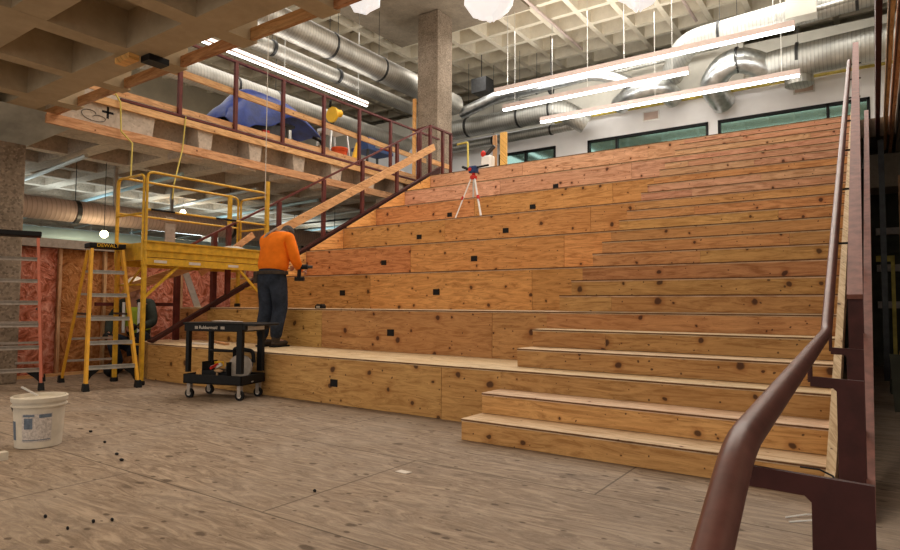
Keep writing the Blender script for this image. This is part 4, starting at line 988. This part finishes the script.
# ================================================================ DUCTS
def duct(name, label, pts, r, m, bands=(), bend=.3, n=20, group=None):
    pts = [Vector(p) for p in pts]; base = pts[0]
    t = thing(name, label, 'duct', base, 0, group)
    path = rounded(pts, bend, 5) if len(pts) > 2 else pts
    MB(base).tube(path, r, n).build('duct_body', m, t, True)
    for p, d in bands:
        p, d = Vector(p), Vector(d).normalized(); MB(base).tube([p-d*.035, p+d*.035], r+.015, n).build('hanger_band', M['dark_steel'], t, True)
        MB(base).beam(p+Vector((0, 0, r)), (p.x, p.y, 9.8 if p.z > 4 else 3.4), .01, .01).build('hanger_rod', M['dark_steel'], t)
    return t
dY, dX = (0, 1, 0), (1, 0, 0)
duct('spiral_duct', 'large silver spiral duct high above the mezzanine running toward the concrete column', [(-12, 1.0, 8.03), (-12, 13.6, 8.03)], .36, M['galv_y'], [((-12, 7.6, 8.03), dY), ((-12, 9.6, 8.03), dY), ((-12, 5.0, 8.03), dY)])
duct('flat_duct', 'pale lower duct alongside the large spiral duct above the mezzanine', [(-12.95, 1.0, 7.75), (-12.95, 13.6, 7.75)], .2, M['galv_y'], [((-12.9, 6.4, 7.75), dY), ((-12.9, 8.8, 7.75), dY)])
duct('spiral_duct', 'silver duct above the blue tarp with curved hangers', [(-14.2, 0.5, 6.9), (-14.2, 13.6, 6.9)], .3, M['galv_y'], [((-14.2, 6.2, 6.9), dY), ((-14.2, 7.6, 6.9), dY)])
duct('spiral_duct', 'grey spiral duct with dark bands just right of the concrete column', [(-14.5, 14.55, 7.45), (-8.35, 14.5, 7.48), (-7.7, 15.0, 7.0)], .34, M['galv'], [((-12.0, 14.5, 7.46), dX), ((-9.9, 14.5, 7.47), dX), ((-8.7, 14.5, 7.48), dX)])
duct('spiral_duct', 'thin pale duct under the banded duct along the back wall', [(-14.5, 15.1, 6.95), (-8.2, 15.1, 7.05)], .16, M['galv'], [((-11.3, 15.1, 7.0), dX), ((-9.0, 15.1, 7.03), dX)])
duct('foil_duct', 'shiny duct between the two upper light rows ending in a foil elbow', [(-11.9, 13.9, 7.8), (-10.2, 13.8, 8.12), (-6.9, 13.8, 8.15), (-6.2, 14.2, 7.9), (-5.7, 15.0, 7.7)], .2, M['shiny'], [((-8.5, 14.0, 8.07), dX)])
duct('foil_duct', 'crumpled foil duct elbow left of the upper hall middle, beside the grey soffit box', [(-6.6, 15.1, 7.45), (-6.0, 14.6, 7.6), (-5.2, 14.5, 7.65), (-4.9, 15.2, 7.35)], .3, M['shiny'], [])
duct('spiral_duct', 'largest silver duct at the upper right behind the guard rail', [(-2.25, 14.5, 7.5), (-1.9, 14.5, 7.55), (3.9, 14.5, 7.75)], .42, M['galv'], [((-1.55, 14.5, 7.6), dX)])
duct('foil_duct', 'large bright foil elbow duct hanging at the right above the lowest light row', [(-3.55, 15.3, 7.0), (-3.75, 14.5, 7.35), (-3.2, 14.0, 7.75), (-2.7, 14.2, 7.75), (-2.3, 14.5, 7.5)], .34, M['shiny'], [((-2.95, 14.1, 7.76), dX)], .35)
duct('spiral_duct', 'upper silver duct running along behind the topmost light row at right', [(-4.9, 14.9, 8.0), (-4.2, 13.6, 8.35), (3.9, 13.6, 8.75)], .33, M['galv'], [((-3.3, 13.6, 8.4), dX), ((-.2, 13.6, 8.55), dX)], .5)
duct('elbow_duct', 'rounded duct stub turning down at the right end of the lowest light row', [(-1.55, 14.7, 7.4), (-1.55, 14.7, 6.95)], .34, M['galv'], [])
duct('cable_tray_pipe', 'thin pale conduit at the top right above the ducts', [(-1.0, 13.2, 8.9), (3.9, 13.2, 9.3)], .07, M['galv'], [])
duct('cable_tray_pipe', 'second pale conduit beneath the topmost one at the right', [(-1.1, 13.0, 8.2), (3.9, 13.0, 8.55)], .06, M['galv'], [])
item('fan_box', MB((-1.35, 13.0, 8.6)).box(-1.65, -1.0, 12.8, 13.2, 8.05, 8.85), M['grey_soffit'], 'pale grey equipment box at the right end of the topmost light row', 'equipment box')
item('fan_hub', MB((-1.3, 12.78, 8.5)).tube([(-1.25, 12.79, 8.55), (-1.25, 12.76, 8.55)], .1, 16), M['black'], 'round black fan opening on the pale equipment box', 'fan')
item('soffit_box', MB((-5.4, 15.3, 8)).box(-6.3, -3.0, 15.32, 15.48, 7.4, 8.9), M['grey_soffit'], 'pale grey boxed-in panel on the back wall behind the light rows', 'panel')
item('yellow_pipe', MB((-5, 15.3, 7.3)).tube([(-9.0, 15.4, 7.36), (3.9, 15.4, 7.36)], .045, 8).ell((-4.0, 15.38, 7.42), (.5, .1, .12)), M['pipe_y'], 'thin pipe in worn yellow insulation along the top of the white wall', 'pipe', None, True)
for x, z in ((-5.72, 7.05), (-1.5, 7.12)):
    t = thing('wall_grille', 'rectangular grey air grille on the white wall, the %s one' % ('left' if x < -3 else 'right'), 'grille', (x, BY-.01, z))
    MB().box(-.26, .26, -.02, .0, -.16, .16).build('frame', M['alu'], t)
    MB().box(-.22, .22, -.03, -.021, -.12, .12).build('louvres', M['duct_pink'], t)
item('unit_heater', MB((-11.3, 14.0, 8.6)).box(-11.5, -10.9, 13.9, 14.4, 8.45, 8.95).tube([(-11.2, 14.1, 8.9), (-11.2, 14.1, 9.82)], .015, 6), M['dark_steel'], 'small dark equipment box hanging just right of the concrete column top', 'equipment box')
duct('cable_tray_pipe', 'pale conduit crossing between the topmost light row and the foil duct', [(-11.5, 15.0, 8.35), (-3.6, 15.0, 8.62)], .07, M['galv'], [((-9.5, 15.0, 8.42), dX)])
duct('foil_duct', 'short bright foil bend between the two left light rows', [(-10.9, 15.2, 7.95), (-10.2, 14.9, 8.1), (-9.4, 15.1, 7.95)], .2, M['shiny'], [])
# under the mezzanine
duct('spiral_duct', 'pinkish ribbed duct crossing beneath the mezzanine behind the scaffold', [(-11, -5, 2.52), (-11, 17.5, 2.62)], .185, M['duct_pink'], [((-11, .9, 2.54), dY), ((-11, 3.9, 2.56), dY), ((-11, 6.9, 2.57), dY)])
duct('blue_duct', 'pale blue pipe beneath the pinkish duct at left', [(-11.6, -5, 2.13), (-11.6, 17.5, 2.2)], .17, M['duct_blue'], [])
duct('blue_duct', 'wide pale grey duct far back beneath the mezzanine right of the scaffold', [(-12.6, 4.5, 2.45), (-12.6, 17.5, 2.35)], .34, M['galv_y'], [((-12.6, 7, 2.44), (0, 1, 0)), ((-12.6, 12, 2.4), (0, 1, 0))])
for i, (x, y0, y1) in enumerate(((-12.6, .5, 2.6), (-13.6, 3.4, 6.0), (-15.4, 4.2, 7.4), (-17.4, 5.0, 9.0), (-13.4, 8.0, 11.0), (-15.6, 9.5, 13.0), (-17.6, 1.5, 4.4), (-19.5, 6.0, 10.0))):
    t = thing('strip_light', 'white tube light under the mezzanine slab, %s from the left' % ORD[{0: 0, 1: 2, 2: 3, 3: 4, 4: 6, 5: 7, 6: 1, 7: 5}[i]], 'light', (x, (y0+y1)/2, 3.05), 0, 'tube lights under the mezzanine')
    MB(t.location).box(x-.06, x+.06, y0, y1, 2.93, 2.97).build('housing', M['white_wall'], t); MB(t.location).box(x-.03, x+.03, y0+.05, y1-.05, 2.91, 2.93).build('tube', M['lampglow_cool'], t)
    for yy in (y0+.2, y1-.2): MB(t.location).tube([(x, yy, 2.97), (x, yy, 3.76)], .006, 5).build('hanger', M['alu'], t)
for i, (x, y, z) in enumerate(((-13, 2.33, 2.62), (-13, 4.07, 3.1), (-14, 9.5, 2.6))):
    if i == 0: x, y, z = -10.6, 1.19, 2.17
    t = thing('bulb_light', ['glowing round bulb hanging below the pinkish duct', 'small glowing bulb seen through the scaffold guard rails', 'small far glowing bulb beneath the mezzanine'][i], 'light', (x, y, z))
    MB().ell((0, 0, 0), (.062, .062, .062), 14, 10).build('bulb', M['bulb'], t, True); MB().tube([(0, 0, .05), (0, 0, 3.38-z)], .006, 6).build('cord', M['dark_steel'], t)
    pl = bpy.data.lights.new('bulb_glow', 'POINT'); pl.energy = 14; pl.color = (1, .8, .5); pl.shadow_soft_size = .07; po = bpy.data.objects.new('bulb_glow', pl); C.collection.objects.link(po); po.location = (x, y, z-.12)
# exposed pipes and joists under the mezzanine
for i in range(7):
    y = .6+1.6*i
    item('ceiling_pipe', MB((-14, y, 3.15)).tube([(-10.0, y, 3.3), (-19, y+.6, 3.2)], .035, 8), M['duct_blue' if i % 2 else 'alu'], 'thin pipe crossing under the mezzanine slab, %s from the concrete column' % ORD[i], 'pipe', 'thin pipes under the mezzanine slab')
for x, y in ((-10.9, 1.5), (-12.0, 3.2)):
    item('hanger_strut', MB((x, y, 2.9)).beam((x, y, 2.7 if y < 2 else 2.9), (x, y, 3.78), .05, .05), M['alu_dull'], 'vertical hanger strut under the mezzanine, the one %s' % ('nearer the concrete column' if y < 2 else 'behind the scaffold rails'), 'strut')

# ================================================================ LAMPS
def strip_lamp(label, x0, x1, y, z, axis='x', group=None):
    c = ((x0+x1)/2, y, z) if axis == 'x' else (y, (x0+x1)/2, z)
    t = thing('linear_light', label, 'light', c, 0 if axis == 'x' else PI/2, group); L = (x1-x0)/2
    MB().prism([(-.05, 0), (.05, 0), (.05, .13), (-.05, .13)], 'x', -L, L).build('housing', M['lamp_body'], t); wd = .047 if axis == 'x' else .03
    MB().box(-L+.02, L-.02, -wd, wd, -.05 if axis == 'x' else -.02, -.001).build('diffuser', M['lampglow'], t)
    for x in (-L+.4, 0, L-.4): MB().tube([(x, 0, .12), (x, 0, 9.8-z)], .008, 5).build('hanger', M['alu'], t)
    return t
strip_lamp('topmost of three parallel linear lights over the top of the stairs', -8.56, -1.26, 10.57, 6.9)
strip_lamp('middle of three parallel linear lights over the top of the stairs', -9.07, -3.72, 11.91, 6.9)
strip_lamp('lowest of three parallel linear lights, crossing in front of the back wall ducts', -8.37, -1.38, 13.0, 6.68)
strip_lamp('long linear light above the mezzanine railing and blue tarp', 3.38, 9.75, -12.58, 7.05, 'y')
strip_lamp('linear light seen high through the cut coffers above the mezzanine', 1.5, 4.6, -14.62, 7.12, 'y')
def pendant(label, x, y, z, s, seed):
    t = thing('wrapped_pendant', label, 'light', (x, y, z)); r = random.Random(seed)
    mb = MB(); prof = [(.02, .25), (.10, .2), (.22, .1), (.24, 0), (.2, -.1), (.12, -.19), (.04, -.24)]; n = 16; rings = []
    for a, b_ in prof: rings.append([mb.v((a*s*(1+r.uniform(-.15, .15))*math.cos(2*PI*j/n), a*s*(1+r.uniform(-.15, .15))*math.sin(2*PI*j/n), (b_+r.uniform(-.03, .03))*s)) for j in range(n)])
    for A, B in zip(rings, rings[1:]):
        for j in range(n): mb.face([A[j], A[(j+1) % n], B[(j+1) % n], B[j]])
    mb.face(rings[0][::-1]); mb.face(rings[-1])
    mb.build('plastic_wrap', M['glow_bag'], t, True)
    MB().tube([(0, 0, .2*s), (0, 0, 9.8-z)], .008, 5).build('cord', M['alu'], t)
pendant('left of three lamps wrapped in white plastic hanging at the top', -3.66, -.0, 3.78, .75, 1)
pendant('largest and middle of three lamps wrapped in white plastic at the top', -3.05, 1.14, 4.09, 1.15, 2)
pendant('right of three lamps wrapped in white plastic, barely inside the top edge', -1.84, 1.97, 4.2, 1.1, 5)
# surface conduits on waffle ceiling
for x in (-8.0, -4.3):
    item('ceiling_conduit', MB((x, 11, 9.7)).tube([(x, 4, 9.72), (x, 15.4, 9.72)], .045, 8), M['lamp_body'], 'long dark conduit fixed under the waffle ceiling, the %s one' % ('left' if x < -6 else 'right'), 'conduit')

# ================================================================ CORDS
item('hanging_rope', MB((-8.37, .3, 3.8)).tube([(-8.40, .22, 3.86), (-8.375, .28, 3.75), (-8.37, .30, 3.35), (-8.30, .42, 3.2), (-8.2, .36, 2.69)], .012, 6), M['cord_y'], 'yellow rope hanging from the mezzanine edge to the left scaffold corner', 'cord')
item('hanging_rope', MB((-8.35, 1.2, 3.8)).tube([(-8.39, 1.25, 3.8), (-8.37, 1.2, 3.3), (-8.2, .98, 2.72), (-8.2, .96, 2.5)], .010, 6), M['cord_y'], 'yellow rope hanging from the mezzanine edge to the scaffold back guard rail', 'cord')
item('plumb_line', MB((-7.4, 1.9, 3)).tube([(-7.35, 1.9, 8.9), (-7.35, 1.9, 2.55)], .006, 5), M['string'], 'thin white line hanging straight down above the orange-shirted worker', 'string')

# ================================================================ RIGHT LOWER ROOM
item('leaning_sheet', MB((.25, 3.8, 0)).hexa([(.13, 3.5, 0), (.40, 3.7, 0), (.40, 3.74, 0), (.13, 3.54, 0), (.10, 3.7, .55), (.33, 3.9, .52), (.33, 3.94, .52), (.10, 3.74, .55)]), M['dark_paint'], 'dark panel leaning on the floor right of the stair stringer', 'panel')
item('leaning_board', MB((.35, 4.7, .4)).hexa([(.17, 4.9, .30), (.6, 4.9, .12), (.6, 4.95, .12), (.17, 4.95, .30), (.22, 4.9, .52), (.7, 4.9, .70), (.7, 4.95, .70), (.22, 4.95, .52)]), M['riser_low'], 'tilted plywood offcut behind the dark panel at the right edge', 'offcut')
item('stacked_lumber', MB((.5, 5.2, 0)).box(.12, 1.2, 5.0, 5.6, 0, .12).box(.18, 1.1, 5.05, 5.5, .12, .24), M['dark_paint'], 'low dark stack of boards on the floor at the right edge', 'lumber stack')
for (x, m, lb) in ((.11, 'dark_steel', 'thin dark steel post right of the stair stringer'), (.33, 'lumber_z', 'brown wooden post at the right edge, nearest the frame edge')):
    item('support_post', MB((x, 7.0, 0)).beam((x, 6.6, 0), (x, 6.6, 2.85 if x > .2 else UND), .07, .07), M[m], lb, 'post')
item('pale_stud', MB((.2, 8.2, 1)).beam((.235, 7.9, 0), (.235, 7.9, 1.75), .05, .05).beam((.02, 7.9, 1.78), (.26, 7.9, 1.78), .05, .09), M['pipe_y'], 'short pale wooden frame in the dark space right of the stairs', 'frame')
for i in range(5):
    item('wall_board', MB((.4, 9.2, 2)).box(.03, .8, 9.15, 9.25, 1.0+.32*i, 1.12+.32*i), M['dark_paint' if i % 2 else 'alu_dull'], 'faint horizontal board on the dark wall right of the stairs', 'board', 'boards on the dark wall right of the stairs')
